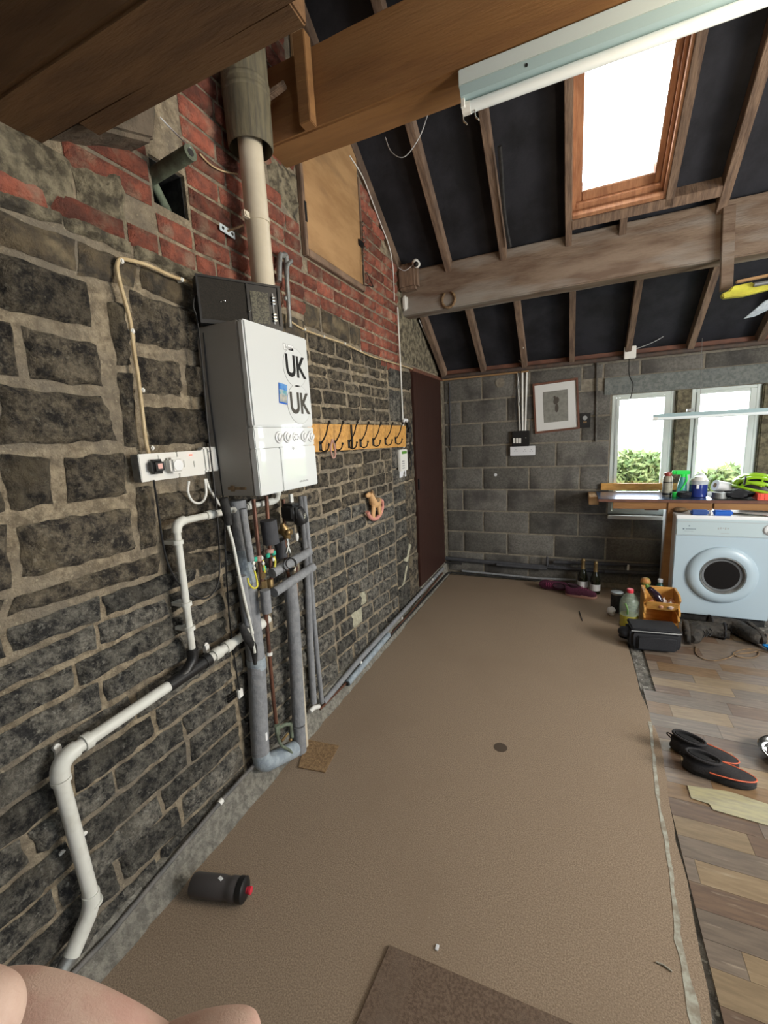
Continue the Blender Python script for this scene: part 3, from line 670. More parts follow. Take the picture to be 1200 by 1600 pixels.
for (yc, zc, r, m_) in ((-2.872, 1.812, .076, M_BLACK), (-2.864, 1.668, .078, mat('faded_black', (.06, .055, .045), rough=.5))):
    st = part('sticker', MB().lathe([(r, 0), (r, .0012), (r-.002, .0016)], (bx1, yc, zc), (1, 0, 0), 48), mat('sticker_white', (.62, .65, .66), rough=.35), B)
    part('sticker_ring', MB().lathe([(r+.0015, 0), (r+.0015, .0008)], (bx1, yc, zc), (1, 0, 0), 48), M_GREYPL, B)
    text('lettering', 'UK', .116, m_, st, (bx1+.0022, yc+.002, zc), RX, .0030, .84)
R_ = Matrix.Rotation(-.10, 3, 'X')
pc = part('postcard', MB().box((bx1+.001, -2.993, 1.665), (bx1+.002, -2.940, 1.742), R_), M_BLUET, B, label='small photo postcard of a blue bay and beach')
part('postcard_sky', MB().box((bx1+.002, -2.990, 1.718), (bx1+.0026, -2.943, 1.742), R_, (bx1, -2.9665, 1.7035)), mat('card_sky', (.05, .20, .55), (.2, .4, .65), 20, .4), pc)
part('postcard_beach', MB().box((bx1+.002, -2.990, 1.671), (bx1+.0026, -2.943, 1.700), R_, (bx1, -2.9665, 1.7035)), mat('card_beach', (.45, .42, .36), (.25, .3, .32), 60, .4), pc)
part('postcard_sea', MB().box((bx1+.002, -2.990, 1.700), (bx1+.0026, -2.943, 1.718), R_, (bx1, -2.9665, 1.7035)), mat('card_sea', (.05, .30, .40), (.35, .42, .42), 50, .4), pc)
lg = part('badge', MB().box((bx1, -2.938, 1.873), (bx1+.001, -2.873, 1.897)), M_GREYPL, B, bev=.0)
part('badge_face', MB().box((bx1+.001, -2.936, 1.875), (bx1+.0016, -2.875, 1.895)), M_WHITE, lg)
text('lettering', 'Ideal', .021, M_GREYPL, lg, (bx1+.002, -2.9055, 1.885), RX, .0003)
mb = MB()
for i in range(7): mb.box((bx1, -2.905+.009*i, 1.350), (bx1+.0008, -2.899+.009*i, 1.356+.002*(i % 2)))
part('model_marks', mb, M_GREYPL, B)
part('catch', MB().box((.085, by0-.005, 1.352), (.17, by0, 1.362)).box((.10, by0-.007, 1.346), (.115, by0, 1.368)), M_RUST, B)
# flue
FX, FY = .110, -2.862
FLU = thing('flue_pipe', 'cream flue pipe rising from the boiler top into the grey sleeve', 'flue', (FX, FY, bz1))
part('inner_pipe', MB().tube([(FX, FY, 1.945), (FX, FY, 2.9)], .0455, 32), M_CREAM, FLU)
cl = part('clip', MB().tube([(FX, FY, 2.375), (FX, FY, 2.39)], .049, 32), M_CREAM, FLU)
part('clip_lug', MB().box((FX-.01, FY-.078, 2.372), (FX+.004, FY-.048, 2.394)).lathe([(.008, 0), (.009, .004)], (FX+.004, FY-.066, 2.383), (1, 0, 0), 12), M_CREAM, cl)
mb = MB().lathe([(.080, 2.635), (.084, 2.64), (.086, 2.70), (.086, 3.3), (.078, 3.3), (.078, 2.635)], (FX, FY+.004, 0), (0, 0, 1), 36, cap=False)
S = part('flue_sleeve', mb, M_SLEEVE); tag(S, 'wide weathered grey-brown sleeve pipe around the top of the flue', 'pipe')
part('joint_ring', MB().lathe([(.0862, 2.80), (.089, 2.805), (.089, 2.812), (.0862, 2.817)], (FX, FY+.004, 0), (0, 0, 1), 36, cap=False), M_SLEEVE, S)
part('joint_ring', MB().lathe([(.0862, 2.83), (.089, 2.835), (.089, 2.842), (.0862, 2.847)], (FX, FY+.004, 0), (0, 0, 1), 36, cap=False), M_SLEEVE, S)
# radio on the boiler, turned towards the room
A_ = Vector((.072, -3.182, 1.944)); E_ = Vector((.232, -2.925, 1.944))
ang = math.atan2(E_.y-A_.y, E_.x-A_.x)
RD_ = thing('radio', 'black box radio standing askew on top of the boiler', 'radio', A_, rz=ang)
Lr = (E_-A_).length; Hr = .160
part('cabinet', MB().box((0, .003, 0), (Lr, .050, Hr)), M_BLACK, RD_, bev=.005, local=True)
part('front_frame', MB().box((0, -.006, 0), (Lr, .003, .014)).box((0, -.006, Hr-.008), (Lr, .003, Hr)).box((0, -.006, .014), (.008, .003, Hr-.008)).box((Lr-.012, -.006, .014), (Lr, .003, Hr-.008)).box((.172, -.006, .014), (.178, .003, Hr-.008)), M_BLACK, RD_, bev=.001, local=True)
part('speaker_cloth', MB().box((.008, -.001, .014), (.172, .0025, Hr-.008)), mat('speaker_mesh', (.018, .016, .014), (.03, .026, .02), 300, .9, bump=.3, bscale=500), RD_, local=True)
part('speaker_studs', MB().ell((.078, -.003, .078), (.003, .002, .003), 8, 6).ell((.092, -.003, .083), (.004, .002, .004), 8, 6), M_STEEL, RD_, local=True)
dl = part('dial_window', MB().box((.178, -.001, .014), (Lr-.012, .0025, Hr-.008)), M_BLACK, RD_, local=True)
part('dial_scale', MB().box((.186, -.003, .018), (.254, -.001, .130)), mat('dial_grille', (.11, .105, .07), (.03, .028, .02), 160, .5, stretch=(1, 1, 1.4), lo=.45, hi=.55), dl, local=True)
for zk in (.045, .105):
    mb = MB()
    for i in range(3): mb.box((.266, -.012, zk-.016+.011*i), (.279, -.002, zk-.008+.011*i))
    part('tuning_knob', mb, M_STEEL, RD_, bev=.002, local=True)
part('slider_track', MB().box((.269, -.004, .02), (.274, -.001, .13)), M_GREYPL, RD_, local=True)
part('side_stud', MB().ell((.175, -.009, .055), (.004, .004, .004), 8, 6), M_STEEL, RD_, local=True)
# ------------------------------------------------------------------ electrics on the stone wall
SB = thing('socket_box', 'metal socket box on the stone wall with black plug and timer', 'socket', (.0, -3.30, 1.44))
a = LW(232, 731, .045); z0_, z1_ = 1.418, 1.505
y0_, y1_ = -3.475, -3.222
part('back_box', MB().box((.012, y0_, z0_), (.045, y1_, z1_)), M_GALV, SB, bev=.002)
f1 = part('face_plate', MB().box((.045, y0_, z0_), (.051, -3.335, z1_)), M_WHITEP, SB, bev=.002)
f2 = part('fused_spur', MB().box((.045, -3.333, z0_), (.051, y1_, z1_)), M_WHITEP, SB, bev=.002)
part('neon', MB().box((.051, -3.285, 1.489), (.053, -3.272, 1.494)), M_REDL, f2)
part('fuse_holder', MB().box((.051, -3.270, 1.448), (.055, -3.250, 1.470)), M_WHITEP, f2, bev=.001)
part('switch', MB().box((.051, -3.312, 1.452), (.055, -3.300, 1.475)), M_WHITEP, f2, bev=.001)
part('switch', MB().box((.051, -3.408, 1.478), (.055, -3.397, 1.499)), M_WHITEP, f1, bev=.001)
pg = part('plug', MB().box((.051, -3.452, 1.440), (.082, -3.406, 1.486)), M_BLACK, SB, bev=.009, seg=3)
part('fuse_label', MB().box((.0822, -3.436, 1.456), (.083, -3.42, 1.472)), mat('pink_label', (.7, .42, .38)), pg)
tm = part('timer_plug', MB().box((.051, -3.388, 1.436), (.085, -3.338, 1.488)), M_WHITEP, SB, bev=.008, seg=3)
part('timer_dial', MB().lathe([(.018, 0), (.018, .002), (.014, .003)], (.085, -3.363, 1.462), (1, 0, 0), 20), M_WHITE, tm)
RC = thing('wireless_receiver', 'white receiver box with green light right of the socket box', 'receiver', (.0, -3.18, 1.42))
part('housing', MB().box((.012, -3.218, 1.425), (.048, -3.138, 1.515)), M_WHITEP, RC, bev=.006)
part('indicator', MB().lathe([(.004, 0), (.003, .002)], (.048, -3.150, 1.50), (1, 0, 0), 10), M_TILEY, RC)
part('button', MB().lathe([(.003, 0), (.003, .002)], (.048, -3.150, 1.445), (1, 0, 0), 10), M_BLACK, RC)
part('logo_marks', MB().box((.048, -3.195, 1.497), (.0485, -3.18, 1.501)), M_GREYPL, RC)
def cable(name, pts, r, m, label, cat='cable', smooth=6, n=8, group=None):
    o = part(name, MB().tube(pts, r, n, smooth=smooth), m); return tag(o, label, cat, group)
cw = [LW(*p, .028) for p in ((236, 720), (228, 690), (222, 640), (216, 590), (209, 545), (203, 500), (195, 470), (187, 440), (183, 418), (186, 406), (195, 405), (230, 414), (270, 432), (312, 446))]
cable('cable', cw, .0058, M_CREAMC, 'thick cream cable rising from the socket box and bending to the boiler')
CC = bpy.data.objects['cable']
for p in ((187, 409), (204, 518), (220, 610), (281, 438), (235, 700)):
    q = LW(*p, .022); part('cable_clip', MB().box((.012, q.y-.006, q.z-.007), (.037, q.y+.006, q.z+.007)), M_WHITEP, CC, bev=.003)
cw = [LW(*p, .022) for p in ((455, 503), (475, 515), (505, 526), (540, 538), (578, 556), (610, 566), (640, 575), (668, 585), (690, 592))]
cable('cable', cw, .0045, M_CREAMC, 'thin cream cable clipped along the stones right of the boiler')
for p in ((475, 515), (505, 526), (538, 537), (562, 548), (625, 571)):
    q = LW(*p, .02); part('cable_clip', MB().box((.012, q.y-.006, q.z-.006), (.030, q.y+.006, q.z+.006)), M_WHITEP, bpy.data.objects['cable.001'], bev=.002)
cable('cable', [LW(*p, .04) for p in ((295, 752), (294, 770), (302, 784), (315, 785), (322, 772), (320, 748))], .0045, M_WHITEP, 'white flex looping below the socket box')
cable('cable', [LW(*p, .04) for p in ((322, 748), (328, 765), (338, 780), (346, 790), (372, 795), (398, 780))], .0045, M_WHITEP, 'white flex running from the receiver to the boiler underside')
cable('cable', [LW(*p, .06) for p in ((240, 750), (246, 790), (253, 840), (262, 880), (278, 910), (300, 930), (322, 935), (338, 918), (343, 890), (341, 830), (336, 770), (328, 700), (322, 640), (315, 560), (308, 500), (302, 480), (305, 462), (318, 455))], .0032, M_CABLE, 'black flex hanging in a long loop from the plug to the radio', n=6)
cable('cable', [LW(*p, .05) for p in ((318, 520), (325, 600), (338, 700), (350, 790), (352, 860), (358, 960), (368, 1040), (374, 1078))], .003, M_CABLE, 'straight black lead hanging down the wall to the sensor pocket', n=6)
SP = thing('sensor_pocket', 'small white cable tag hanging on the stones left of grey pipe', 'sensor', LW(374, 1083, .03))
q = LW(376, 1083, .045); part('tag_body', MB().box((.035, q.y-.015, q.z-.018), (.05, q.y+.012, q.z+.018)), M_WHITEP, SP, bev=.003)
q = LW(367, 1086, .03)
for i in (-1, 0, 1): part('pin', MB().box((.02, q.y-.035, q.z+i*.011-.002), (.032, q.y+.012, q.z+i*.011+.002)), M_BLACK, SP)
# ------------------------------------------------------------------ waste pipe
def px_pts(l, x): return [LW(p[0], p[1], x) for p in l]
WX = .062
WP = thing('waste_pipe', 'white plastic waste pipe stepping down the stone wall at left', 'pipe', (WX, -3.8, .2))
def bent(a, c, b, r=.02, k=5):   # rounded corner points
    a, b, c = Vector(a), Vector(b), Vector(c); d1 = (a-c).normalized()*r; d2 = (b-c).normalized()*r; out = []
    for i in range(k+1):
        t = i/k; out.append((c+d1)*(1-t)**2+c*2*t*(1-t)+(c+d2)*t*t)
    return out
yv = -3.385; ztop = 1.285
pA = Vector((WX, -2.84, 1.262)); pB = Vector((WX, yv, ztop-.012)); pC = Vector((WX, yv-.006, .80))
part('upper_pipe', MB().tube([Vector((WX, -2.84, 1.325)), pA+Vector((0, -.0, .03))]+bent(pA+Vector((0, 0, .05)), pA, pB, .03)+bent(pA, pB, pC, .03)+[pC], .0125, 14), M_WPIPE, WP)
for y_, z_ in ((-2.90, 1.264), (-3.02, 1.268), (-3.235, 1.271)): part('coupling', MB().tube([(WX, y_-.02, z_), (WX, y_+.02, z_)], .0162, 16), M_WPIPE, WP)
part('elbow', MB().tube(bent(pB+Vector((0, .05, 0)), pB, pB+Vector((0, -.002, -.06)), .035, 8), .0165, 16), M_WPIPE, WP)
for z_ in (1.205, .985, .895): part('clip', MB().tube([(WX, yv-.003, z_-.007), (WX, yv-.003, z_+.007)], .0185, 16).box((.010, yv-.02, z_-.006), (WX, yv+.012, z_+.006)), M_WPIPE, WP)
# black reducing tee
pT = Vector((WX, -3.42, .742))
pD = Vector((WX, -2.985, .755)); pE = Vector((WX, -3.842, .728)); pF = LW(146, 1412, WX); pG = LW(112, 1492, WX)
te = part('black_tee', MB().tube([pC+Vector((0, 0, .02)), pC+Vector((0, 0, -.01)), (WX, yv-.012, .775), (WX, yv-.04, .750), (WX, yv-.075, .742)], .0185, 16).tube([(WX, -3.50, .739), (WX, -3.33, .744)], .0215, 18), M_BLACK, WP, label='black plastic swept tee')
part('tee_collar', MB().tube([(WX, -3.35, .7435), (WX, -3.325, .7445)], .0245, 18), M_BLACK, te); part('tee_collar', MB().tube([(WX, yv-.005, .800), (WX, yv-.005, .815)], .0205, 16), M_BLACK, te)
part('lower_pipe', MB().tube([pD, pE+Vector((0, .03, .001))], .0178, 18), M_WPIPE, WP)
part('elbow', MB().tube(bent(pE+Vector((0, .06, .002)), pE, pF, .05, 8), .0225, 18), M_WPIPE, WP)
for a_, b_ in ((-3.775, -3.755), (-3.305, -3.27), (-3.245, -3.215), (-3.145, -3.105), (-3.06, -3.025)): part('coupling', MB().tube([(WX, a_, .7305), (WX, b_, .7305+.0005)] if a_ < -3.7 else [(WX, a_, .7455+(a_+3.3)*.03), (WX, b_, .7455+(b_+3.3)*.03)], .0232, 18), M_WPIPE, WP)
part('drop_pipe', MB().tube([pE+Vector((0, 0, -.04)), pF], .0185, 18), M_WPIPE, WP)
part('coupling', MB().tube([pE+(pF-pE)*.11, pE+(pF-pE)*.13], .0235, 18), M_WPIPE, WP); part('coupling', MB().tube([pE+(pF-pE)*.985, pE+(pF-pE)*1.0], .0235, 18), M_WPIPE, WP)
part('elbow', MB().tube(bent(pE, pF, pG, .04, 8)+[pG], .0215, 18), M_WPIPE, WP)
part('grey_tail', MB().tube([pG, LW(85, 1535, WX)], .0185, 16), M_GALV, WP)
for p in ((91, 1168), (324, 1008)):
    q = LW(*p, .03); part('bracket', MB().lathe([(.009, 0), (.009, .006), (.004, .006)], (.02, q.y, q.z), (1, 0, 0), 12).box((.012, q.y-.008, q.z-.03), (.03, q.y+.008, q.z)), M_WHITEP, WP)
for p in ((98, 1334), (132, 1304)): 
    q = LW(*p, .018); tag(part('wall_plug', MB().lathe([(.008, 0), (.009, .006), (.004, .008)], (.012, q.y, q.z), (1, 0, 0), 10), M_WHITEP), 'tiny white wall plug in the stones left of the drop pipe' if p[0] < 110 else 'tiny white wall plug in the stones right of the drop pipe', 'wall plug')
# pale hose with black ends crossing the pipes
H = thing('drain_hose', 'thin white hose with black rubber ends crossing the waste pipe', 'hose', LW(365, 800, .13))
part('hose', MB().tube([LW(*p, .125) for p in ((352, 790), (356, 820), (364, 850), (374, 900), (385, 950), (392, 980), (398, 1020))], .0058, 10, smooth=5), M_WPIPE, H)
part('rubber_end', MB().tube([LW(*p, .125) for p in ((349, 778), (353, 795), (358, 820))], [.016, .016, .012], 12, smooth=4), M_BLACKM, H)
part('rubber_end', MB().tube([LW(*p, .115) for p in ((376, 975), (386, 995), (396, 1012), (399, 1038))], [.010, .018, .015, .007], 12, smooth=4), M_BLACKM, H)
# ------------------------------------------------------------------ pipes under the boiler
def vpipe(name, pts, x, r, m, label, n=18, cat='pipe', group=None, extra=None):
    o = part(name, MB().tube([LW(p[0], p[1], x) for p in pts], r, n), m); tag(o, label, cat, group); return o
P1 = Vector((.075, -3.075, 0))
IA = thing('insulated_pipe', 'thickest grey foam lagged pipe, leftmost, turning at the floor', 'pipe', (.075, -3.07, .1))
part('lagging', MB().tube([(.055, -3.085, 1.30), (.06, -3.083, 1.02)], .033, 20), M_FOAM, IA)
part('taped_joint', MB().tube([(.06, -3.083, 1.10), (.06, -3.083, .96)], .036, 20), M_FOAML, IA)
part('lagging', MB().tube([(.055, -3.083, .98), (.055, -3.080, .60)], .038, 20), M_FOAM, IA)
part('taped_joint', MB().tube([(.055, -3.08, .62), (.055, -3.08, .57)], .0395, 20), M_FOAML, IA)
pe = FL(402, 1172, .16); 
lo_ = LW(406, 1168, .055); hi_ = Vector((.055, -3.08, .60))
part('lagging', MB().tube([hi_, (.055, lo_.y, .19)], .0385, 20), M_FOAM, IA)
part('lagging_elbow', MB().tube([(.055, lo_.y, .21)]+bent((.055, lo_.y, .3), (.057, lo_.y, .125), (.075, -2.90, .055), .05)+[(.075, -2.915, .055)], .037, 20), M_FOAML, IA)
part('print_mark', MB().box((.093, lo_.y+.0, .255), (.0945, lo_.y+.012, .29)), M_WHITE, IA)
IB = thing('insulated_pipe', 'grey foam lagged pipe right of the copper pipe, down to floor', 'pipe', (.07, -2.87, 0))
part('lagging', MB().tube([LW(452, 905, .07), LW(458, 960, .07), LW(467, 1130, .07)], .032, 20), M_FOAM, IB)
part('lagging', MB().tube([LW(467, 1133, .07), LW(470, 1178, .07)], .030, 20), M_FOAM, IB)
vpipe('insulated_pipe', ((379, 795), (392, 876)), .12, .014, M_FOAM, 'thin grey lagged pipe stub beside the thick taped pipe')
vpipe('insulated_pipe', ((377, 900), (388, 975)), .11, .018, M_FOAM, 'grey lagged pipe section behind the white hose')
vpipe('insulated_pipe', ((471, 775), (480, 880), (484, 1000), (490, 1098)), .03, .018, M_FOAM, 'long grey lagged pipe, first of two right of the white strip')
vpipe('insulated_pipe', ((475, 775), (483, 860), (490, 960), (497, 1040), (503, 1098)), .045, .0125, M_FOAM, 'slim grey lagged pipe, rightmost of those below the boiler')
vpipe('insulated_pipe', ((425, 896), (483, 862)), .12, .021, M_FOAM, 'upper of two short grey lagged pipes crossing the vertical ones')
vpipe('insulated_pipe', ((428, 926), (489, 886)), .13, .021, M_FOAM, 'lower of two short grey lagged pipes crossing the vertical ones')
vpipe('insulated_pipe', ((414, 922), (417, 957)), .13, .021, M_FOAM, 'short grey foam sleeve below the brass joint on the copper pipe')
vpipe('insulated_pipe', ((419, 813), (424, 849)), .12, .034, M_FOAMD, 'fat dark foam sleeve on the copper pipe under the boiler')
vpipe('insulated_pipe', ((436, 844), (441, 870)), .10, .024, M_FOAMD, 'small dark foam sleeve behind the split ring')
CP = thing('copper_pipe', 'copper pipe running from boiler to the valves at the floor', 'pipe', LW(430, 1150, .07))
part('tube', MB().tube([LW(*p, .11) for p in ((396, 780), (400, 820), (406, 880), (410, 915))], .0085, 12), M_COPPER, CP)
part('tube', MB().tube([LW(*p, .08) for p in ((415, 955), (420, 1010), (427, 1090), (432, 1135))], .0085, 12), M_COPPER, CP)
part('joint', MB().tube([LW(404, 868, .11), LW(405, 876, .11)], .013, 12), M_PINK, CP)
part('joint', MB().tube([LW(421, 1019, .08), LW(421, 1024, .08)], .013, 12), M_WHITEP, CP)
part('compression_joint', MB().tube([LW(409, 893, .11), LW(410, 903, .11)], .014, 6).tube([LW(411, 907, .11), LW(412, 918, .11)], .016, 6), M_BRASS, CP)
part('tube', MB().tube([LW(*p, .10) for p in ((431, 1135), (434, 1152), (440, 1165), (452, 1172), (458, 1180))], .0065, 10, smooth=4), M_GREENP, CP)
DV = thing('drain_valves', 'corroded green drain valves on the copper pipe near the floor', 'valve', LW(445, 1150, .08))
part('valve_body', MB().tube([LW(433, 1132, .09), LW(434, 1148, .09)], .012, 8).tube([LW(434, 1138, .09), LW(446, 1132, .09), LW(455, 1132, .09)], .008, 8).tube([LW(454, 1130, .09), LW(456, 1152, .09)], .009, 8), M_GREENP, DV)
part('spindle', MB().tube([LW(440, 1158, .09), LW(450, 1146, .09)], .006, 8).ell(LW(454, 1156, .09), (.009, .009, .009), 8, 6), M_BRASS, DV)
CQ = thing('copper_pipe', 'short copper pipe behind the fat dark foam sleeve', 'pipe', LW(428, 930, .09))
part('tube', MB().tube([LW(*p, .10) for p in ((416, 775), (420, 830), (424, 900), (426, 930))], .0085, 12), M_COPPER, CQ)
part('collar', MB().tube([LW(421, 858, .105), LW(421, 864, .105)], .018, 14), M_PINK, CQ)
part('joint', MB().tube([LW(422, 905, .10), LW(423, 918, .10)], .013, 8), M_BRASS, CQ)
vpipe('copper_pipe', ((443, 780), (447, 880), (452, 905)), .06, .0085, M_COPPER, 'copper pipe hidden behind the black valve head', n=10)
vpipe('copper_pipe', ((463, 885), (466, 1000), (474, 1130)), .03, .007, M_COPPER, 'thin copper pipe seen beside the white strip', n=8)
WS = part('white_strip', MB().beam(LW(458, 870, .09), LW(479, 1166, .09), .016, .012, (1, 0, 0)), M_CREAM); tag(WS, 'flat cream plastic trunking strip standing between the lagged pipes', 'trunking')
part('trunking_top', MB().beam(LW(454, 772, .07), LW(455, 785, .07), .022, .012, (1, 0, 0)), M_WHITEP, WS)
MV = thing('motorised_valve', 'black motorised valve head with brass body under the boiler', 'valve', LW(455, 800, .13))
c0 = LW(458, 798, .11)
part('head', MB().box((c0.x-.045, c0.y-.045, c0.z-.045), (c0.x+.035, c0.y+.035, c0.z+.035)), M_BLACK, MV, bev=.016, seg=3)
c1 = LW(468, 808, .135); part('motor_cap', MB().lathe([(.030, -.04), (.034, -.02), (.034, .02), (.026, .034)], c1, (.3, .2, -1), 18), M_BLACK, MV)
part('rating_plate', MB().box((c1.x+.033, c1.y-.014, c1.z-.004), (c1.x+.0345, c1.y+.002, c1.z+.018)), mat('plate_print', (.45, .46, .36), (.1, .1, .1), 200, .6, lo=.45, hi=.5), MV)
c2 = LW(446, 831, .13); part('brass_body', MB().lathe([(.010, -.04), (.018, -.02), (.022, 0), (.017, .02), (.012, .035)], c2, (.1, .3, -1), 14).lathe([(.012, -.03), (.012, .03)], c2, (1, .2, 0), 12).ell(c2+Vector((.02, -.01, .0)), (.014, .014, .014), 10, 7), M_BRASS, MV)
part('connector', MB().lathe([(.009, 0), (.010, .02), (.006, .035)], LW(463, 833, .12), (0, 0, -1), 10), M_WHITEP, MV)
KR = thing('split_ring', 'large black wire ring with a clip hanging over the lagged pipe', 'ring', LW(452, 885, .16))
c3 = LW(452, 882, .165); pts = [c3+(RT*math.cos(a)*.026+UP*math.sin(a)*.029) for a in np.linspace(0, 2*PI, 25)]
part('ring', MB().tube(pts, .0028, 8), M_BLACKM, KR)
pts = [c3+Vector((.004, .008, .002))+(RT*math.cos(a)*.022+UP*math.sin(a)*.023) for a in np.linspace(0, 2*PI, 25)]; part('ring', MB().tube(pts, .0022, 8), M_BLACKM, KR)
part('clip', MB().tube([LW(450, 842, .155), LW(449, 850, .16), LW(453, 864, .163), LW(447, 864, .163), LW(451, 850, .16), LW(448, 842, .155)], .004, 8), M_GALV, KR)
EC = thing('earth_wires', 'yellow-green earth wires on green clamps between the pipes', 'wire', LW(405, 900, .12))
part('wire', MB().tube([LW(*p, .12) for p in ((397, 890), (401, 905), (402, 916), (396, 919), (389, 912), (387, 903))], .0038, 8, smooth=6), M_YG, EC)
part('wire', MB().tube([LW(*p, .12) for p in ((411, 875), (412, 885), (414, 895))], .004, 8), M_YG, EC); part('wire', MB().tube([LW(*p, .12) for p in ((428, 870), (430, 878), (429, 886))], .005, 8), M_YG, EC)
for p in ((399, 874), (419, 868), (428, 864), (413, 888)):
    q = LW(*p, .118); part('clamp', MB().box((q.x-.006, q.y-.010, q.z-.009), (q.x+.004, q.y+.010, q.z+.009)), M_TEAL, EC, bev=.002)
for p in ((393, 872), (396, 880), (397, 888), (409, 872), (411, 880), (427, 874)):
    q = LW(*p, .124); part('screw', MB().ell(q, (.007, .007, .009), 8, 6), M_WHITEP, EC)
# galvanised pipes right of the radio
GP = thing('gas_pipe', 'pair of grey painted pipes bending beside the radio', 'pipe', LW(450, 500, .03))
part('pipe', MB().tube([LW(*p, .035) for p in ((436, 440), (437, 402), (441, 399), (447, 401), (448, 430))], .0125, 12, smooth=4), M_GALV, GP)
part('pipe', MB().tube([LW(*p, .045) for p in ((455, 408), (449, 415), (448, 430), (451, 480), (453, 512))], .0105, 12, smooth=4), M_GALV, GP)
part('union', MB().ell(LW(446, 466, .05), (.009, .009, .012), 10, 7), M_GALV, GP)
# ------------------------------------------------------------------ low pipes along the foot of the wall
def gp(x, z, y0, y1): return [(x, y0, z), (x, y1, z)]
o = vpipe('conduit', ((0, 1640), (170, 1462), (345, 1252), (420, 1170)), .035, .0085, mat('dull_conduit', (.10, .10, .10), (.16, .15, .14), 20, .6), 'dull grey conduit along the foot of the wall under the bottle', n=10)
part('white_clip', MB().tube([LW(342, 1256, .037), LW(347, 1250, .037)], .0115, 10), M_WHITEP, o)
LP = thing('low_pipe_run', 'grey lagged pipe along the floor from the pipes to the door', 'pipe', (.035, -2.0, .08))
part('lagging', MB().tube([LW(505, 1098, .04), LW(560, 1032, .04), LW(640, 945, .04), LW(692, 888, .04)], .0165, 12), M_FOAM, LP)
part('copper', MB().tube([LW(500, 1108, .05), LW(560, 1048, .05), LW(640, 958, .05), LW(692, 895, .05)], .007, 8), M_COPPER, LP)
for p in ((564, 1035), (628, 966), (676, 905)):
    q = LW(*p, .053); part('clip', MB().ell(q, (.009, .009, .011), 8, 6), M_WHITEP, LP)
o = part('floor_lagging', MB().tube([LW(543, 1068, .06), LW(607, 992, .06)], .019, 14), M_FOAML); tag(o, 'short blue-grey lagged pipe lying on the kerb beside the carpet', 'pipe')
part('open_end', MB().tube([LW(542, 1069, .06), LW(543.5, 1067.3, .06)], .012, 10), M_BLACKM, o)
o = part('floor_pipe', MB().tube([LW(600, 1005, .055), LW(650, 950, .055), (.05, -.09, .03), (.08, -.055, .028), (1.0, -.05, .022)], .009, 10), M_BLACKM); tag(o, 'thin black pipe round the corner at carpet level', 'pipe')
o = part('elbow_fitting', MB().tube([LW(484, 1112, .05), LW(490, 1106, .05), LW(498, 1104, .05)], .012, 10), M_WHITEP); tag(o, 'small white elbow fitting on the kerb below the slim lagged pipes', 'fitting')
# far wall pipes
PR = thing('heating_pipe', 'long dark foam lagged pipe along the back wall, left run', 'pipe', (.5, -.05, .2))
part('lagging', MB().tube([BW(692, 872, -.04), BW(850, 886, -.04)], .022, 14), M_FOAMD, PR)
part('lagging', MB().tube([BW(850, 885, -.04), BW(945, 893, -.04)], .019, 14), M_FOAMD, PR)
o = part('heating_pipe', MB().tube([BW(776, 882, -.075), BW(855, 889, -.075)], .015, 12), M_FOAMD); tag(o, 'short lower foam sleeve overlapping the left run of pipe', 'pipe')
o = part('heating_pipe', MB().tube([BW(690, 878, -.075), BW(722, 881, -.075)], .010, 12), M_BLACKM); tag(o, 'short black pipe end by the door corner', 'pipe')
o = part('heating_pipe', MB().tube([BW(865, 878, -.05), BW(1034, 884, -.05)], .015, 12), M_FOAMD); tag(o, 'upper dark lagged pipe behind the two corked bottles', 'pipe')
part('clip', MB().box((BW(982, 880, -.07).x-.008, -.068, .17), (BW(982, 880, -.07).x+.008, -.04, .25)), M_WHITEP, o, bev=.002)
o = part('heating_pipe', MB().tube([BW(945, 893, -.075), BW(1028, 896, -.075)], .019, 12), M_FOAMD); tag(o, 'lower dark lagged pipe behind the two corked bottles', 'pipe')
o = part('heating_pipe', MB().tube([BW(722, 892, -.03), BW(845, 904, -.03), BW(900, 906, -.03)], .012, 10), M_FOAM); tag(o, 'thin grey pipe at carpet level against the back wall', 'pipe')
o = part('pipe_stub', MB().tube([BW(855, 884, -.06), BW(855, 870, -.06)], .010, 8).tube([BW(857, 884, -.06), BW(866, 884, -.06)], .010, 8), M_FOAMD); tag(o, 'small upright stub on the lagged pipe along the back wall', 'pipe')
# ------------------------------------------------------------------ coat hooks
HK = thing('coat_rack', 'orange varnished board with black double coat hooks on stone wall', 'coat rack', (.03, -1.72, 1.52))
ha, hb, hc, hd = LW(480, 662, .035), LW(634, 665, .035), LW(634, 698, .035), LW(480, 707, .035)
part('board', MB().hexa([(.014, hd.y, hd.z), (.036, hd.y, hd.z), (.036, hc.y, hc.z), (.014, hc.y, hc.z), (.014, ha.y, ha.z), (.036, ha.y, ha.z), (.036, hb.y, hb.z), (.014, hb.y, hb.z)]), M_OAKP, HK, bev=.002)
for i, (px_, s_) in enumerate(((500, 1.25), (522, 1.2), (545, 1.05), (563, 1), (583, .95), (602, .9), (618, .85))):
    q = LW(px_, 690, .037); y, z = q.y, 1.478
    hk = part('hook', MB().tube([(.037, y, z+.02), (.05, y, z+.03), (.075, y+.004, z+.07), (.088, y+.006, z+.11), (.10, y+.006, z+.13)], [.004, .0045, .004, .004, .005], 8, smooth=4).tube([(.037, y, z-.005), (.055, y, z-.02), (.08, y, z-.012), (.09, y, z+.012)], .004, 8, smooth=4).box((.036, y-.012, z-.015), (.040, y+.012, z+.035)), M_BLACK, HK)
    part('hook_ball', MB().ell((.10, y+.006, z+.133), (.008, .008, .008), 8, 6).ell((.091, y, z+.015), (.007, .007, .007), 8, 6), M_BLACK, hk)
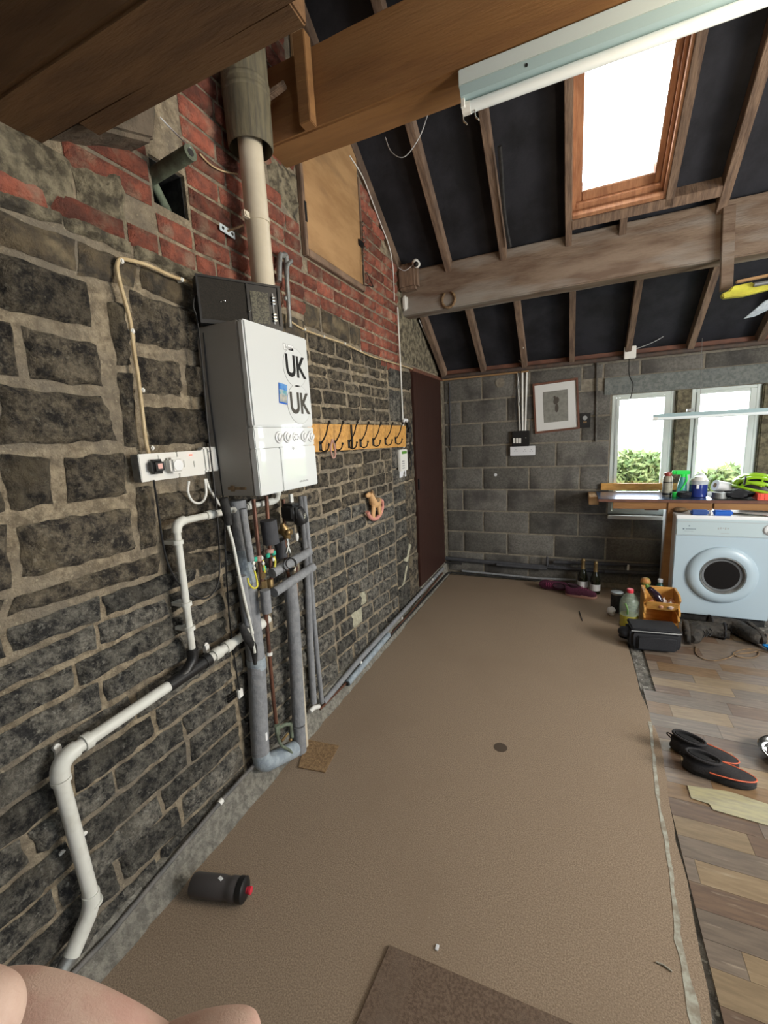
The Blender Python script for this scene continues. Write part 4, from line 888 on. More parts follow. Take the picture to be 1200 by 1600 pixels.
BD = part('bead_loop', MB().tube([(.07, LW(519, 685, .07).y+d[0], 1.475+d[1]) for d in ((0, .045), (-.022, .0), (-.012, -.05), (.016, -.05), (.022, 0), (0, .045))], .005, 6, smooth=5), M_PINK); tag(BD, 'loop of pink and white beads hanging from a coat hook', 'beads')
q = LW(551, 688, .04); tag(part('thin_rod', MB().beam((.042, LW(549, 666, .042).y, 1.60), (.042, LW(551, 706, .042).y, 1.455), .012, .006, (1, 0, 0)), M_CABLE), 'black flat strip standing across the middle of the coat rack', 'strip')
# keypad and clutter at the door
KP = thing('alarm_keypad', 'white keypad with green display beside the dark door', 'keypad', LW(632, 720, .02))
a, b = LW(624, 703, .03), LW(637, 734, .03)
part('body', MB().box((.010, a.y, b.z), (.035, b.y, a.z)), M_WHITEP, KP, bev=.005)
part('display', MB().box((.035, a.y+.035, a.z-.035), (.037, b.y-.02, a.z-.014)), M_LCD, KP)
for r in range(4):
    for c in range(3): part('key', MB().box((.035, a.y+.034+c*.018, b.z+.018+r*.018), (.037, a.y+.046+c*.018, b.z+.028+r*.018)), M_GREYPL, KP)
part('flap', MB().box((.012, a.y+.02, b.z-.052), (.016, b.y, b.z)), M_LABEL, KP, bev=.001)
o = part('conduit', MB().tube([LW(621, 480, .03), LW(622, 500, .03), LW(625, 560, .03), LW(629, 645, .03), LW(631, 700, .03)], .006, 10), M_WHITEP); tag(o, 'white vertical conduit dropping to the keypad by the door', 'conduit')
mbk = MB(); rk = random.Random(4)
for i in range(6):
    q = LW(rk.uniform(636, 643), rk.uniform(655, 720), .035); mbk.ell(q, (.012, .016, .018), 8, 6)
for i in range(3):
    q = LW(640, 668+i*22, .03); mbk.tube([q, q+Vector((.01, .01, -.05)), q+Vector((.0, .02, -.12))], .006, 6, smooth=3)
tag(part('key_bunch', mbk, M_BLACKM), 'dark bunch of leads and keys hanging between hooks and door', 'keys')
q = LW(633, 658, .04); mbk = MB()
for i in range(5): mbk.ell(q+Vector((.01*rk.random(), (i-2)*.016, .01*rk.random())), (.012, .012, .012), 8, 6)
tag(part('flower_bobble', mbk, M_LABEL), 'small white bobble ornament on the last coat hook', 'ornament')
# rocking horse ornament
RH = thing('rocking_horse', 'small wooden rocking horse ornament with pink rockers on the wall', 'ornament', LW(588, 800, .03))
yc, zc = LW(588, 796, .04).y, LW(588, 796, .04).z
part('rocker', MB().tube([(.032, yc+.135*math.sin(a), zc+.055-.12*math.cos(a)) for a in np.linspace(-1.15, 1.15, 14)], .014, 8), M_PINKO, RH)
part('body', MB().ell((.038, yc+.01, zc+.045), (.020, .075, .036), 14, 9).tube([(.038, yc-.035, zc+.055), (.038, yc-.065, zc+.095), (.038, yc-.08, zc+.125)], [.030, .022, .018], 10, smooth=3).ell((.038, yc-.105, zc+.115), (.014, .038, .018), 10, 7), M_SAND, RH)
for dy in (-.05, -.03, .045, .065): part('leg', MB().tube([(.036, yc+dy*.8, zc+.035), (.036, yc+dy*1.25, zc-.055)], [.013, .009], 8), M_SAND, RH)
part('saddle', MB().ell((.044, yc+.01, zc+.062), (.018, .032, .020), 10, 7), M_RUST, RH); part('tail', MB().tube([(.038, yc+.075, zc+.055), (.038, yc+.11, zc+.035), (.038, yc+.115, zc-.01)], [.012, .013, .006], 8, smooth=3), M_PINKO, RH)
part('mane', MB().tube([(.046, yc-.03, zc+.085), (.046, yc-.055, zc+.125), (.046, yc-.075, zc+.145)], [.010, .011, .006], 8, smooth=3), M_RUST, RH)
# hatch
HT = thing('wall_hatch', 'plywood hatch door in a wooden frame high in the brickwork', 'hatch', (.01, -2.04, 2.47))
hy0, hy1, hz0, hz1 = -2.365, -1.722, 2.478, 3.22
part('frame', MB().box((-.004, hy0-.015, hz0-.035), (.022, hy0+.012, hz1)).box((-.004, hy1-.006, hz0-.035), (.022, hy1+.014, 3.1)).box((-.004, hy0+.012, hz0-.035), (.022, hy1-.006, hz0)), M_RAFTER, HT, bev=.003)
part('panel', MB().hexa([(.0, hy0+.014, hz0+.003), (.016, hy0+.014, hz0+.003), (.016, hy1-.008, hz0+.003), (.0, hy1-.008, hz0+.003), (.0, hy0+.014, 3.5), (.016, hy0+.014, 3.5), (.016, hy1-.008, 3.22), (.0, hy1-.008, 3.22)]), M_PLY, HT, bev=.002)
part('hinge', MB().box((.018, hy0-.004, 2.60), (.026, hy0+.012, 2.69)), M_BLACK, HT)
part('latch', MB().box((.016, hy1-.05, 2.70), (.026, hy1+.02, 2.735)), M_BLACK, HT, bev=.002)
CH = thing('chain', 'shiny chain with links dangling beside the plywood hatch', 'chain', LW(571, 350, .04))
for i, p in enumerate(((567, 350), (568, 363), (569, 376), (570, 388), (569, 399), (567, 410), (572, 430), (575, 440))):
    c = LW(*p, .04); pts = [c+Vector((.004*math.sin(a*2), .012*math.cos(a), .012*math.sin(a))) for a in np.linspace(0, 2*PI, 13)]; part('link', MB().tube(pts, .002, 6), M_STEEL, CH)
part('string', MB().tube([LW(*p, .035) for p in ((566, 345), (567, 400), (568, 445), (583, 448), (573, 425))], .002, 6), M_CABLE, CH)
# verge cable up the gable
cable('cable', [LW(*p, .02) for p in ((546, 243), (566, 275), (580, 310), (595, 350), (608, 385), (614, 420), (616, 470))], .004, M_WHITEP, 'thin pale cable following the roof edge down the gable', n=6)
cable('cable', [LW(*p, .03) for p in ((655, 500), (668, 530), (682, 560), (690, 585))], .004, M_WHITEP, 'thin pale cable running down the last rafter into the corner', n=6)
# green pipe stub in the wall hole, cable and bracket
q0 = Vector((-.10, -3.215, 2.405)); q1 = LW(298, 238, .17)
GS = part('pipe_stub', MB().tube([q0, q1], .0225, 20), M_GREENP); tag(GS, 'green corroded pipe stub sticking out of the hole in brickwork', 'pipe')
part('bore', MB().tube([q1-(q1-q0).normalized()*.002, q1+(q1-q0).normalized()*.001], .011, 14), M_BLACKM, GS)
o = part('pipe_stub', MB().tube([(-.05, -3.20, 2.41), (-.10, -3.10, 2.36)], .016, 14), M_GREENP); tag(o, 'second green pipe lying inside the hole in brickwork', 'pipe')
cable('cable', [LW(250, 183, .05), LW(270, 204, .07), q1+Vector((0, 0, .012))], .0022, M_LABEL, 'short white string end above the green pipe stub', n=6)
cable('cable', [LW(*p, .02) for p in ((312, 240), (330, 258), (350, 268), (372, 272))], .0028, M_CREAMC, 'thin pale wire on the bricks running behind the flue', n=6)
BR = thing('mending_plate', 'bright steel mending plate screwed to the bricks left of flue', 'bracket', LW(354, 361, .02))
a, b = LW(343, 353, .022), LW(367, 369, .022)
part('plate', MB().beam(a, b, .026, .003, (1, 0, 0)), mat('bright_zinc', (.70, .80, .86), rough=.3, metal=.3), BR, bev=.001)
for t in (.2, .8): part('screw_hole', MB().lathe([(.006, 0), (.006, .002)], a.lerp(b, t)+Vector((.001, 0, 0)), (1, 0, 0), 10), M_BLACKM, BR)
part('bolt', MB().tube([a.lerp(b, .5), LW(380, 352, .09)], .004, 8), M_RUST, BR)

# ------------------------------------------------------------------ purlin details
def purl(px_, py_): return BW(px_, py_, -1.014)
c = purl(701, 468)
HS = part('horseshoe', MB().tube([c+Vector((.050*math.sin(a)*(1-.12*max(0, -math.cos(a))), -.004, .058*-math.cos(a))) for a in np.linspace(-2.55, 2.55, 22)], [.006]+[.010]*20+[.006], 8), M_RUST); tag(HS, 'rusty horseshoe nailed to the pale purlin near the wall', 'horseshoe')
a = purl(623, 477); tag(part('motion_sensor', MB().box((.012, -1.052, a.z-.055), (.058, -1.014, a.z+.055)), M_WHITEP, bev=.014, seg=3), 'white rounded sensor box at the left end of the pale purlin', 'sensor')
a, b = BW(620, 400, -1.06), BW(668, 450, -1.06)
o = part('camera_block', MB().box((-.0, -1.10, 2.615), (.16, -1.015, 2.80)), M_RAFTER, bev=.02); tag(o, 'rounded timber block on the purlin end carrying a camera', 'block')
SCM = thing('security_camera', 'small white dome security camera on the rounded timber block', 'camera', BW(650, 412, -1.12))
c = BW(650, 412, -1.115)
part('base', MB().lathe([(.026, 0), (.026, .012), (.022, .018)], c+Vector((0, .022, .0)), (.1, -1, .1), 20), M_WHITEP, SCM)
part('shell', MB().ell(c+Vector((0, -.012, .004)), (.026, .026, .026), 16, 10), M_WHITEP, SCM)
part('lens', MB().ell(c+Vector((.008, -.024, -.012)), (.019, .018, .019), 14, 8), M_BLACK, SCM)
cable('cable', [BW(618, 415, -1.105), BW(632, 423, -1.11), c+Vector((-.02, .0, -.0))], .0025, M_LABEL, 'white lead from the wall to the dome camera', n=6)
# board hanging on purlin
a, b = BW(1139, 322, -1.03), BW(1131, 455, -1.03)
plank('hanging_board', (a.x, -1.03, a.z), (b.x+.01, -1.03, b.z), .062, .03, M_PURLIN, 'weathered upright board fixed to the purlin at right', 'board', up=(0, 1, 0))
# clutter stored in the roof, right edge
yq = -1.12
a = BW(1128, 458, yq); b = BW(1186, 445, yq)
YV = thing('yellow_saw', 'yellow painted tool end hanging below the purlin at right', 'tool', BW(1160, 455, yq))
pl = [BW(*p, yq) for p in ((1128, 458), (1130, 465), (1165, 461), (1200, 452), (1215, 448), (1215, 440), (1180, 447), (1178, 440), (1145, 447), (1140, 454))]
part('yellow_body', MB().prism(pl, (0, .05, 0)), M_YEL, YV, bev=.006)
part('grey_shaft', MB().tube([BW(1178, 445, yq-.01), BW(1230, 436, yq-.01)], .012, 10), M_GALV, YV)
plank('loft_lath', BW(1150, 441, -1.3), BW(1230, 424, -1.3), .03, .012, M_PLY, 'thin pale lath above the yellow tool end', 'lath')
pl = [BW(*p, -1.25) for p in ((1162, 498), (1180, 494), (1230, 470), (1230, 455), (1195, 470))]
tag(part('grey_blade', MB().prism(pl, (0, .012, 0)), M_FOAML, bev=.002), 'grey pointed blade hanging below the yellow tool end', 'blade')

# ------------------------------------------------------------------ near strip lamp under the beam
NX0, NX1 = .862, 2.42
FXT = thing('strip_lamp', 'near fluorescent strip lamp fixed under the orange-brown beam', 'lamp', ((NX0+NX1)/2, -2.57, 2.75))
part('batten', MB().box((NX0, -2.612, 2.748), (NX1, -2.545, 2.800)), M_FIX, FXT, bev=.003)
part('spine', MB().hexa([(NX0+.005, -2.600, 2.722), (NX1-.005, -2.600, 2.722), (NX1-.005, -2.555, 2.722), (NX0+.005, -2.555, 2.722), (NX0+.005, -2.612, 2.748), (NX1-.005, -2.612, 2.748), (NX1-.005, -2.548, 2.748), (NX0+.005, -2.548, 2.748)]), M_FIXD, FXT)
part('tube', MB().tube([(NX0+.03, -2.560, 2.704), (NX1-.03, -2.560, 2.704)], .0185, 20), M_TUBE, FXT)
for x in (NX0+.004, NX1-.034): part('tube_cap', MB().tube([(x, -2.560, 2.704), (x+.03, -2.560, 2.704)], .0205, 16).box((x, -2.59, 2.695), (x+.012, -2.552, 2.748)), M_WHITEP, FXT)
part('keyhole', MB().lathe([(.005, 0), (.005, .002)], (NX0+.235, -2.607, 2.736), (0, -1, -.4), 10), M_BLACK, FXT)
for x in (NX0+.005, NX0+.05): part('spring_clip', MB().tube([(x, -2.565, 2.69), (x+.002, -2.565, 2.665), (x+.012, -2.568, 2.652), (x+.016, -2.572, 2.644)], .0025, 6, smooth=3), M_STEEL, FXT)
cable('cable', [BW(668, 180, -2.5), BW(655, 215, -2.5), BW(632, 245, -2.5), BW(612, 238, -2.5), BW(602, 215, -2.48)], .002, M_GREYPL, 'thin grey wire drooping below the beam beside the strip lamp', n=6)
cable('cable', [RP(.84, s, -.09)+Vector((.01*math.sin(s*9), 0, -.01)) for s in (1.05, 1.15, 1.25, 1.35, 1.45, 1.55)], .012, M_BLACKM, 'black cloth strip dangling along the second rafter', cat='strap', n=6)

# ------------------------------------------------------------------ back wall objects
TR = thing('conduit_group', 'three white vertical conduits above the black switch box', 'conduit', BW(815, 620, -.01))
for pt, pb in ((806, 812), (816, 816.5), (823.5, 820.5)): 
    part('conduit', MB().tube([BW(pt if pt != 806 else 808, 566, -.012), BW(pb, 673, -.012)], .009, 10), M_WHITEP, TR)
part('black_lead', MB().tube([BW(*p, -.03) for p in ((812, 566), (808, 600), (806, 640), (810, 670))], .003, 6, smooth=4), M_CABLE, TR)
part('black_lead', MB().tube([BW(*p, -.035) for p in ((817, 566), (809, 610), (814, 645), (815, 672))], .003, 6, smooth=4), M_CABLE, TR)
cable('cable', [BW(*p, -.05) for p in ((815, 566), (802, 555), (800, 535), (806, 525))]+[RP(.845, .25, -.09)], .004, M_WHITEP, 'white cable rising from the conduits into the rafters', n=6)
a, b = BW(800, 674, -.045), BW(827, 697, -.045)
SWB = thing('switch_box', 'black switch box with three white switches on the block wall', 'switch box', BW(813, 690, -.02))
part('box', MB().box((a.x, -.048, b.z), (b.x, -.006, a.z)), M_BLACK, SWB, bev=.004)
for i in range(3):
    q = BW(803.5+4.5*i, 688, -.048); part('switch', MB().box((q.x-.010, -.052, q.z-.028), (q.x+.010, -.047, q.z+.022)), M_WHITEP, SWB, bev=.002)
part('neon', MB().ell(BW(821.5, 684, -.049), (.004, .003, .004), 8, 6), M_WHITEP, SWB)
a, b = BW(797, 698, -.035), BW(836, 711, -.035)
DS = thing('double_socket', 'white double socket plate just below the black switch box', 'socket', BW(816, 704, -.02))
part('plate', MB().box((a.x, -.036, b.z), (b.x, -.006, a.z)), M_LABEL, DS, bev=.003)
mbk = MB()
for cx in (806, 820, 830):
    q = BW(cx, 704, -.037)
    for dx, dz in ((-.01, -.008), (.01, -.008), (0, .008)): mbk.box((q.x+dx-.003, -.038, q.z+dz-.002), (q.x+dx+.003, -.0362, q.z+dz+.002))
part('socket_slots', mbk, M_BLACK, DS)
# picture
PF = thing('framed_picture', 'brown framed pencil drawing with wide white mount on block wall', 'picture', BW(868, 632, -.01))
P4 = [BW(*p, -.02) for p in ((832, 600), (903, 590), (906, 670), (836, 678))]
def pquad(mb, q, y0, y1): mb.hexa([(q[3].x, y0, q[3].z), (q[2].x, y0, q[2].z), (q[2].x, y1, q[2].z), (q[3].x, y1, q[3].z), (q[0].x, y0, q[0].z), (q[1].x, y0, q[1].z), (q[1].x, y1, q[1].z), (q[0].x, y1, q[0].z)])
def inset(q, t):
    c = sum(q, Vector())/4; return [v+(c-v)*t for v in q]
mb = MB(); Q = P4; I = inset(P4, .085)
for i in range(4):
    j = (i+1) % 4; mb.prism([Vector((p.x, -.006, p.z)) for p in (Q[i], Q[j], I[j], I[i])], (0, -.022, 0))
part('frame', mb, M_WOODR, PF, bev=.0015)
mb = MB(); pquad(mb, I, -.016, -.008); part('mount', mb, M_PAPER, PF, smooth=False)
J = [BW(*p, -.018) for p in ((848, 613), (887, 608), (888, 657), (850, 661))]; mb = MB(); pquad(mb, J, -.0175, -.016); dr = part('drawing', mb, M_SKETCH, PF, smooth=False)
q = BW(869, 628, -.018); part('drawn_figure', MB().ell(q+Vector((.0, 0, .012)), (.024, .0012, .034), 12, 8, Matrix.Rotation(.35, 3, 'Y')).ell(q+Vector((-.014, 0, .043)), (.010, .001, .012), 10, 6).ell(q+Vector((.006, 0, -.055)), (.016, .0008, .04), 10, 6), M_SKETCHD, dr)
a, b = BW(906, 646, -.02), BW(922, 668, -.02)
PQ = thing('dark_plaque', 'small dark square plaque with round medal beside the picture', 'plaque', BW(914, 657, -.01))
part('board', MB().box((a.x, -.022, b.z), (b.x, -.006, a.z)), M_BLACK, PQ, bev=.002)
q = BW(914, 653, -.023); part('medal', MB().lathe([(.018, 0), (.020, .003), (.010, .004)], (q.x, -.022, q.z), (0, -1, 0), 18), M_GREYPL, PQ); part('plate', MB().box((q.x-.015, -.0235, q.z-.045), (q.x+.015, -.022, q.z-.03)), M_RUST, PQ)
o = part('conduit', MB().tube([BW(933, 562, -.014), BW(931, 690, -.014)], .009, 10), M_BLOCK); tag(o, 'grey painted vertical conduit between plaque and window', 'conduit')
o = part('conduit', MB().tube([BW(702, 598, -.01), BW(704, 705, -.01)], .006, 8), M_FOAMD); tag(o, 'thin dark conduit on blocks beside the door corner', 'conduit')
o = part('top_pipe', MB().tube([(.04, -.07, 2.075), (1.4, -.075, 2.075), (4.4, -.08, 2.075)], .020, 12), mat('brown_pipe', (.09, .06, .045), (.06, .045, .04), 20, .7)); tag(o, 'dark brown pipe along the top of the back wall', 'pipe')
o = part('top_trim', MB().box((.03, -.03, 2.045), (.86, -.006, 2.062)), M_PLY, bev=.002); tag(o, 'thin pale batten above the blocks in the left corner', 'batten')
JB = thing('junction_box', 'white junction box hanging from the brown pipe with black lead', 'junction box', BW(984, 551, -.1))
a, b = BW(975, 543, -.1), BW(993, 560, -.1); part('box', MB().box((a.x, -.135, b.z), (b.x, -.10, a.z)), M_WHITEP, JB, bev=.004)
part('lead', MB().tube([BW(*p, -.12) for p in ((983, 559), (983, 585), (989, 600), (987, 615), (985, 623))], .0035, 6, smooth=4), M_CABLE, JB)
cable('cable', [BW(*p, -.12) for p in ((994, 545), (1020, 535), (1045, 520))]+[BW(1060, 505, -.18), BW(1068, 500, -.2)], .003, M_GREYPL, 'grey lead looping up from the junction box to a rafter', n=6)
q = BW(774, 742, -.01); tag(part('wall_stud', MB().lathe([(.016, 0), (.014, .006), (.006, .008)], (q.x, -.006, q.z), (0, -1, 0), 14), M_LABEL), 'small white round stud on the block wall below the switches', 'stud')
q = BW(781, 598, -.01); tag(part('filler_patch', MB().lathe([(.045, 0), (.044, .003), (.02, .004)], (q.x, -.006, q.z), (0, -1, 0), 20), M_BMORT), 'round filler patch on a block near the top of wall', 'patch')
# ------------------------------------------------------------------ far strip lamp in front of the window
FL2 = thing('strip_lamp', 'thin strip lamp hanging in front of the window', 'lamp', (2.3, -.4, 1.57))
ya = -.45
A1, A2 = BW(1020, 650, ya), BW(1200, 640, ya); d = (A2-A1).normalized(); A2 = A1+d*1.25
part('batten', MB().beam(A1, A2, .05, .025), M_FIXD, FL2, bev=.003)
part('tube', MB().tube([A1+Vector((.03, -.01, -.022)), A2+Vector((-.03, -.01, -.022))], .013, 14), M_TUBE, FL2)
part('tube_cap', MB().tube([A1+Vector((.0, -.01, -.02)), A1+Vector((.03, -.01, -.022))], .016, 12), M_WHITEP, FL2)
part('hanger', MB().box((BW(1078, 645, ya).x-.02, ya-.01, BW(1078, 643, ya).z), (BW(1078, 645, ya).x+.02, ya+.02, BW(1078, 643, ya).z+.02)), M_GALV, FL2)
cable('cable', [A1, BW(1012, 655, ya), BW(1003, 668, ya), BW(998, 676, ya)], .002, M_GREYPL, 'thin wire trailing from the end of the far strip lamp', n=6)
for k_ in (.30, 1.1): part('lamp_chain', MB().tube([A1+d*k_, A1+d*k_+Vector((0, .1, .55))], .0015, 5), M_WIRE, FL2)

# ------------------------------------------------------------------ workbench and things on it
WB = thing('workbench', 'narrow wall bench with a bluish metal-faced top under the window', 'bench', (2.1, -.25, .9))
BZ = .925
part('top_board', MB().box((1.462, -.50, BZ-.026), (3.3, -.04, BZ-.002)), M_WOODR, WB, bev=.002)
part('metal_sheet', MB().box((1.462, -.505, BZ-.002), (2.24, -.04, BZ)), mat('blue_steel_sheet', (.16, .22, .36), rough=.22, metal=.8), WB)
part('black_sheet', MB().box((2.24, -.505, BZ-.002), (3.3, -.04, BZ-.0005)), M_BLACKM, WB)
part('bearer', MB().box((1.395, -.36, BZ-.075), (1.475, -.04, BZ-.006)), M_PLY, WB, bev=.003)
part('front_rail', MB().box((1.57, -.49, BZ-.082), (2.235, -.45, BZ-.028)), M_BEAM, WB, bev=.003)
part('front_rail', MB().box((2.24, -.50, BZ-.075), (3.3, -.46, BZ-.028)), M_BEAM, WB, bev=.003)
part('bracket', MB().box((1.80, -.44, BZ-.10), (1.90, -.06, BZ-.06)), M_WOODR, WB, bev=.003)
part('upstand', MB().box((1.50, -.040, .935), (2.10, -.012, .995)), M_OAKP, WB, bev=.003)
lg0 = BW(1043, 802, -.47); part('leg', MB().beam((2.005-.03, -.475, BZ-.028), (1.955, -.475, -.005), .052, .05, (0, 1, 0)), M_BEAM, WB, bev=.003)
yb = -.33
def bx(px_): return BW(px_, 770, yb).x
# bottle with red lid
x = bx(1042)
o = thing('squeeze_bottle', 'tall grey-labelled bottle with dark red cap on the bench', 'bottle', (x, yb, BZ))
part('body', MB().lathe([(.022, 0), (.033, .002), (.035, .01), (.035, .115), (.032, .12)], (x, yb, BZ), n=22), mat('beige_label', (.33, .32, .25), (.25, .24, .19), 30, .5), o)
part('band', MB().lathe([(.0355, .012), (.0355, .03)], (x, yb, BZ), n=22, cap=False), M_BLACK, o); part('band', MB().lathe([(.0355, .112), (.034, .12)], (x, yb, BZ), n=22, cap=False), M_BLACK, o)
part('upper_body', MB().lathe([(.033, .12), (.033, .155), (.026, .165)], (x, yb, BZ), n=22), M_CLEAR if False else mat('grey_upper', (.30, .28, .22), rough=.35), o)
part('cap', MB().lathe([(.022, .163), (.022, .172), (.028, .176), (.026, .19), (.012, .198)], (x, yb, BZ), n=18), mat('dark_red_cap', (.30, .05, .04), rough=.4), o)
# green sprayer
x = bx(1066)
o = thing('spray_bottle', 'teal bottle with bright green trigger spray head', 'spray bottle', (x, yb, BZ))
part('bottle', MB().lathe([(.020, 0), (.034, .003), (.036, .02), (.032, .09), (.018, .15), (.014, .165)], (x, yb+.02, BZ), n=20), M_TEALB, o)
h = part('spray_head', MB().box((x-.052, yb-.0, BZ+.175), (x+.045, yb+.035, BZ+.205)).lathe([(.018, .15), (.018, .178)], (x, yb+.018, BZ), n=14).lathe([(.014, -.075), (.017, -.07), (.017, -.05), (.011, -.045)], (x, yb+.018, BZ+.19), (1, 0, 0), 12), M_GREENB, o, bev=.006)
part('trigger', MB().tube([(x+.02, yb+.016, BZ+.18), (x+.022, yb-.005, BZ+.13), (x+.0, yb-.01, BZ+.08), (x-.012, yb-.01, BZ+.05)], [.009, .007, .006, .006], 8, smooth=4), M_GREENB, o)
x2 = bx(1053); tag(part('green_cap', MB().lathe([(.018, 0), (.020, .004), (.020, .036), (.016, .04)], (x2, yb-.045, BZ), n=16), M_GREENB, bev=.001), 'small bright green cap standing on the bench', 'cap')
def blob(name, c, r, m, label, cat, amp=.3, seed=1., n=(22, 12), ridge=0, floor_z=None):
    mb = MB().ell(c, r, *n); vs = []
    for v in mb.v:
        p = Vector(v)-Vector(c); k = 1+amp*noise.fractal(Vector((p.x/r[0], p.y/r[1], p.z/r[2]))*1.3+Vector((seed, seed, seed)), 1, 2, 3)+ridge*math.sin(p.x/r[0]*9+p.z*30)
        q = Vector(c)+p*k
        if floor_z is not None: q.z = max(q.z, floor_z)
        vs.append(tuple(q))
    mb.v = vs; return tag(part(name, mb, m), label, cat)
blob('black_glove', (bx(1066), yb-.07, BZ+.026), (.05, .035, .028), M_NYL, 'crumpled black glove between green cap and blue tub', 'glove', seed=2, floor_z=BZ)
x = bx(1090)
o = thing('blue_tub', 'clear tub of dark blue liquid with white lid', 'tub', (x, yb-.01, BZ))
part('liquid', MB().lathe([(.05, 0), (.058, .003), (.060, .012), (.060, .10)], (x, yb-.01, BZ), n=28), M_BLUEL, o)
part('clear_rim', MB().lathe([(.0605, .10), (.0605, .125), (.062, .128), (.055, .13)], (x, yb-.01, BZ), n=28), mat('frosted_rim', (.50, .55, .58), rough=.2), o)
part('label', MB().box((x-.025, yb-.072, BZ+.07), (x-.008, yb-.069, BZ+.10)), M_LABEL, o)
part('lid', MB().lathe([(.058, .13), (.055, .142), (.035, .148), (.033, .160), (.02, .163)], (x, yb-.01, BZ), n=28), M_WHITEP, o)
x = bx(1120)
TP = thing('tape_roll', 'roll of grey tape lying flat on the bench', 'tape roll', (x, yb-.07, BZ))
part('tape', MB().lathe([(.028, .0), (.048, .0), (.048, .045), (.028, .045), (.028, 0)], (x, yb-.07, BZ), n=28, cap=False), M_GALV, TP); part('core', MB().lathe([(.024, 0), (.0275, 0), (.0275, .044), (.024, .044), (.024, 0)], (x, yb-.07, BZ), n=24, cap=False), M_CABLE, TP)
x = bx(1130); 
PRL = thing('paper_roll', 'white paper roll lying on its side behind the tape', 'paper roll', (x, yb+.10, BZ+.045))
cA = Vector((bx(1118)+.0, yb+.03, BZ+.085)); cB = cA+Vector((.13, .05, -.035))
part('paper', MB().tube([cA, cB], .042, 24), M_LABEL, PRL); part('core', MB().tube([cA-(cB-cA).normalized()*.001, cA+(cB-cA)*.02], .018, 16), M_RUST, PRL)
blob('black_gloves', (bx(1148), yb-.09, BZ+.034), (.085, .045, .036), M_NYL, 'pair of crumpled black cycling gloves beside the tape roll', 'gloves', seed=5, amp=.5, floor_z=BZ)
# helmet
hc_ = Vector((bx(1178)+.02, yb+.02, BZ+.055))
HM = thing('bicycle_helmet', 'lime green and black vented bicycle helmet', 'helmet', hc_)
Rh = Matrix.Rotation(-.15, 3, 'Z') @ Matrix.Rotation(.22, 3, 'Y')
mbh = MB()
def hp(u, v, k=1.0): # u around -pi..pi along length, v 0..pi/2 up
    return hc_+Rh @ Vector((.145*k*math.cos(u)*math.cos(v), .095*k*math.sin(u)*math.cos(v), .105*k*math.sin(v)))
secs = [[hp(2*PI*j/24, v, .93) for j in range(24)] for v in np.linspace(-.15, 1.5, 8)]
part('inner_shell', MB().loft(secs), M_BLACK, HM)
for k in range(7):
    t = (k-3)/3.0*.86; pts = []; e_ = math.sqrt(1-t*t)
    for a in np.linspace(.05, PI-.05, 18):
        pts.append(hc_+Rh @ Vector((.150*math.cos(a)*(.35+.65*e_), .098*t*(.55+.45*math.sin(a)), .112*math.sin(a)*e_)))
    part('rib', MB().tube(pts, [.006]+[.0125]*16+[.006], 8), M_BLACK if k in (4, 6) else M_WHITE if k == 5 else M_HELM, HM)
for k in range(3):
    a = PI*(.28+.22*k); pts = [hc_+Rh @ Vector((.150*math.cos(a), .098*math.sin(b_), .110*math.sin(a)*math.cos(b_))) for b_ in np.linspace(-1.3, 1.3, 12)]
    part('cross_rib', MB().tube(pts, .008, 8), M_HELM if k < 2 else M_BLACK, HM)
part('lower_rim', MB().tube([hp(a, -.02, 1.0) for a in np.linspace(0, 2*PI, 33)], .011, 8), M_HELM, HM)
part('brow_band', MB().tube([hp(a, .45, 1.03) for a in np.linspace(PI*1.05, PI*1.55, 12)], .013, 8), M_HELM, HM); part('brow_band', MB().tube([hp(a, .38, 1.03) for a in np.linspace(PI*1.62, PI*1.98, 12)], .010, 8), M_HELM, HM)
a = BW(1174, 768, yb-.10)+Vector((.02, 0, 0))
RT_ = thing('red_tray', 'orange-red plastic organiser tray at the right end of bench', 'tray', (a.x+.12, yb-.11, BZ))
mb = MB().box((a.x, -.50, BZ), (a.x+.26, -.40, BZ+.004)).box((a.x, -.504, BZ), (a.x+.26, -.498, BZ+.05)).box((a.x, -.40, BZ), (a.x+.26, -.394, BZ+.05)).box((a.x-.004, -.504, BZ), (a.x+.002, -.394, BZ+.05)).box((a.x+.258, -.504, BZ), (a.x+.264, -.394, BZ+.05)); part('shell', mb, M_REDT, RT_, bev=.002)
for i in range(9): part('rib', MB().box((a.x+.01+i*.028, -.507, BZ+.006), (a.x+.014+i*.028, -.504, BZ+.044)), M_REDT, RT_)
# small things behind on the bench
x = bx(1103); tag(part('white_bag', MB().ell((x, -.14, BZ+.085), (.05, .035, .085), 16, 10), M_LABEL), 'white plastic bag standing behind the blue tub', 'bag')

# ------------------------------------------------------------------ washing machine (tumble dryer style)
mx0, mx1, myf, myb, mz = 1.985, 2.580, -.635, -.11, .815
WM = thing('washing_machine', 'white front-loading washing machine under the bench', 'washing machine', ((mx0+mx1)/2, (myf+myb)/2, 0))
part('cabinet', MB().box((mx0, myf+.01, .055), (mx1, myb, mz)), M_WHITE, WM, bev=.006)
part('front', MB().box((mx0, myf, .06), (mx1, myf+.012, .672)), mat('bluish_enamel', (.42, .53, .61), rough=.3), WM, bev=.004)
cpn = part('control_panel', MB().box((mx0, myf-.004, .676), (mx1, myf+.014, .800)), mat('panel_enamel', (.45, .55, .59), rough=.35), WM, bev=.006)
part('worktop', MB().box((mx0-.003, myf-.002, .800), (mx1+.003, myb, mz+.012)), M_WHITE, WM, bev=.005)
part('plinth', MB().box((mx0+.005, myf+.03, .0), (mx1-.005, myb, .055)), M_BLACKM, WM)
dcx, dcz = 2.285, .385
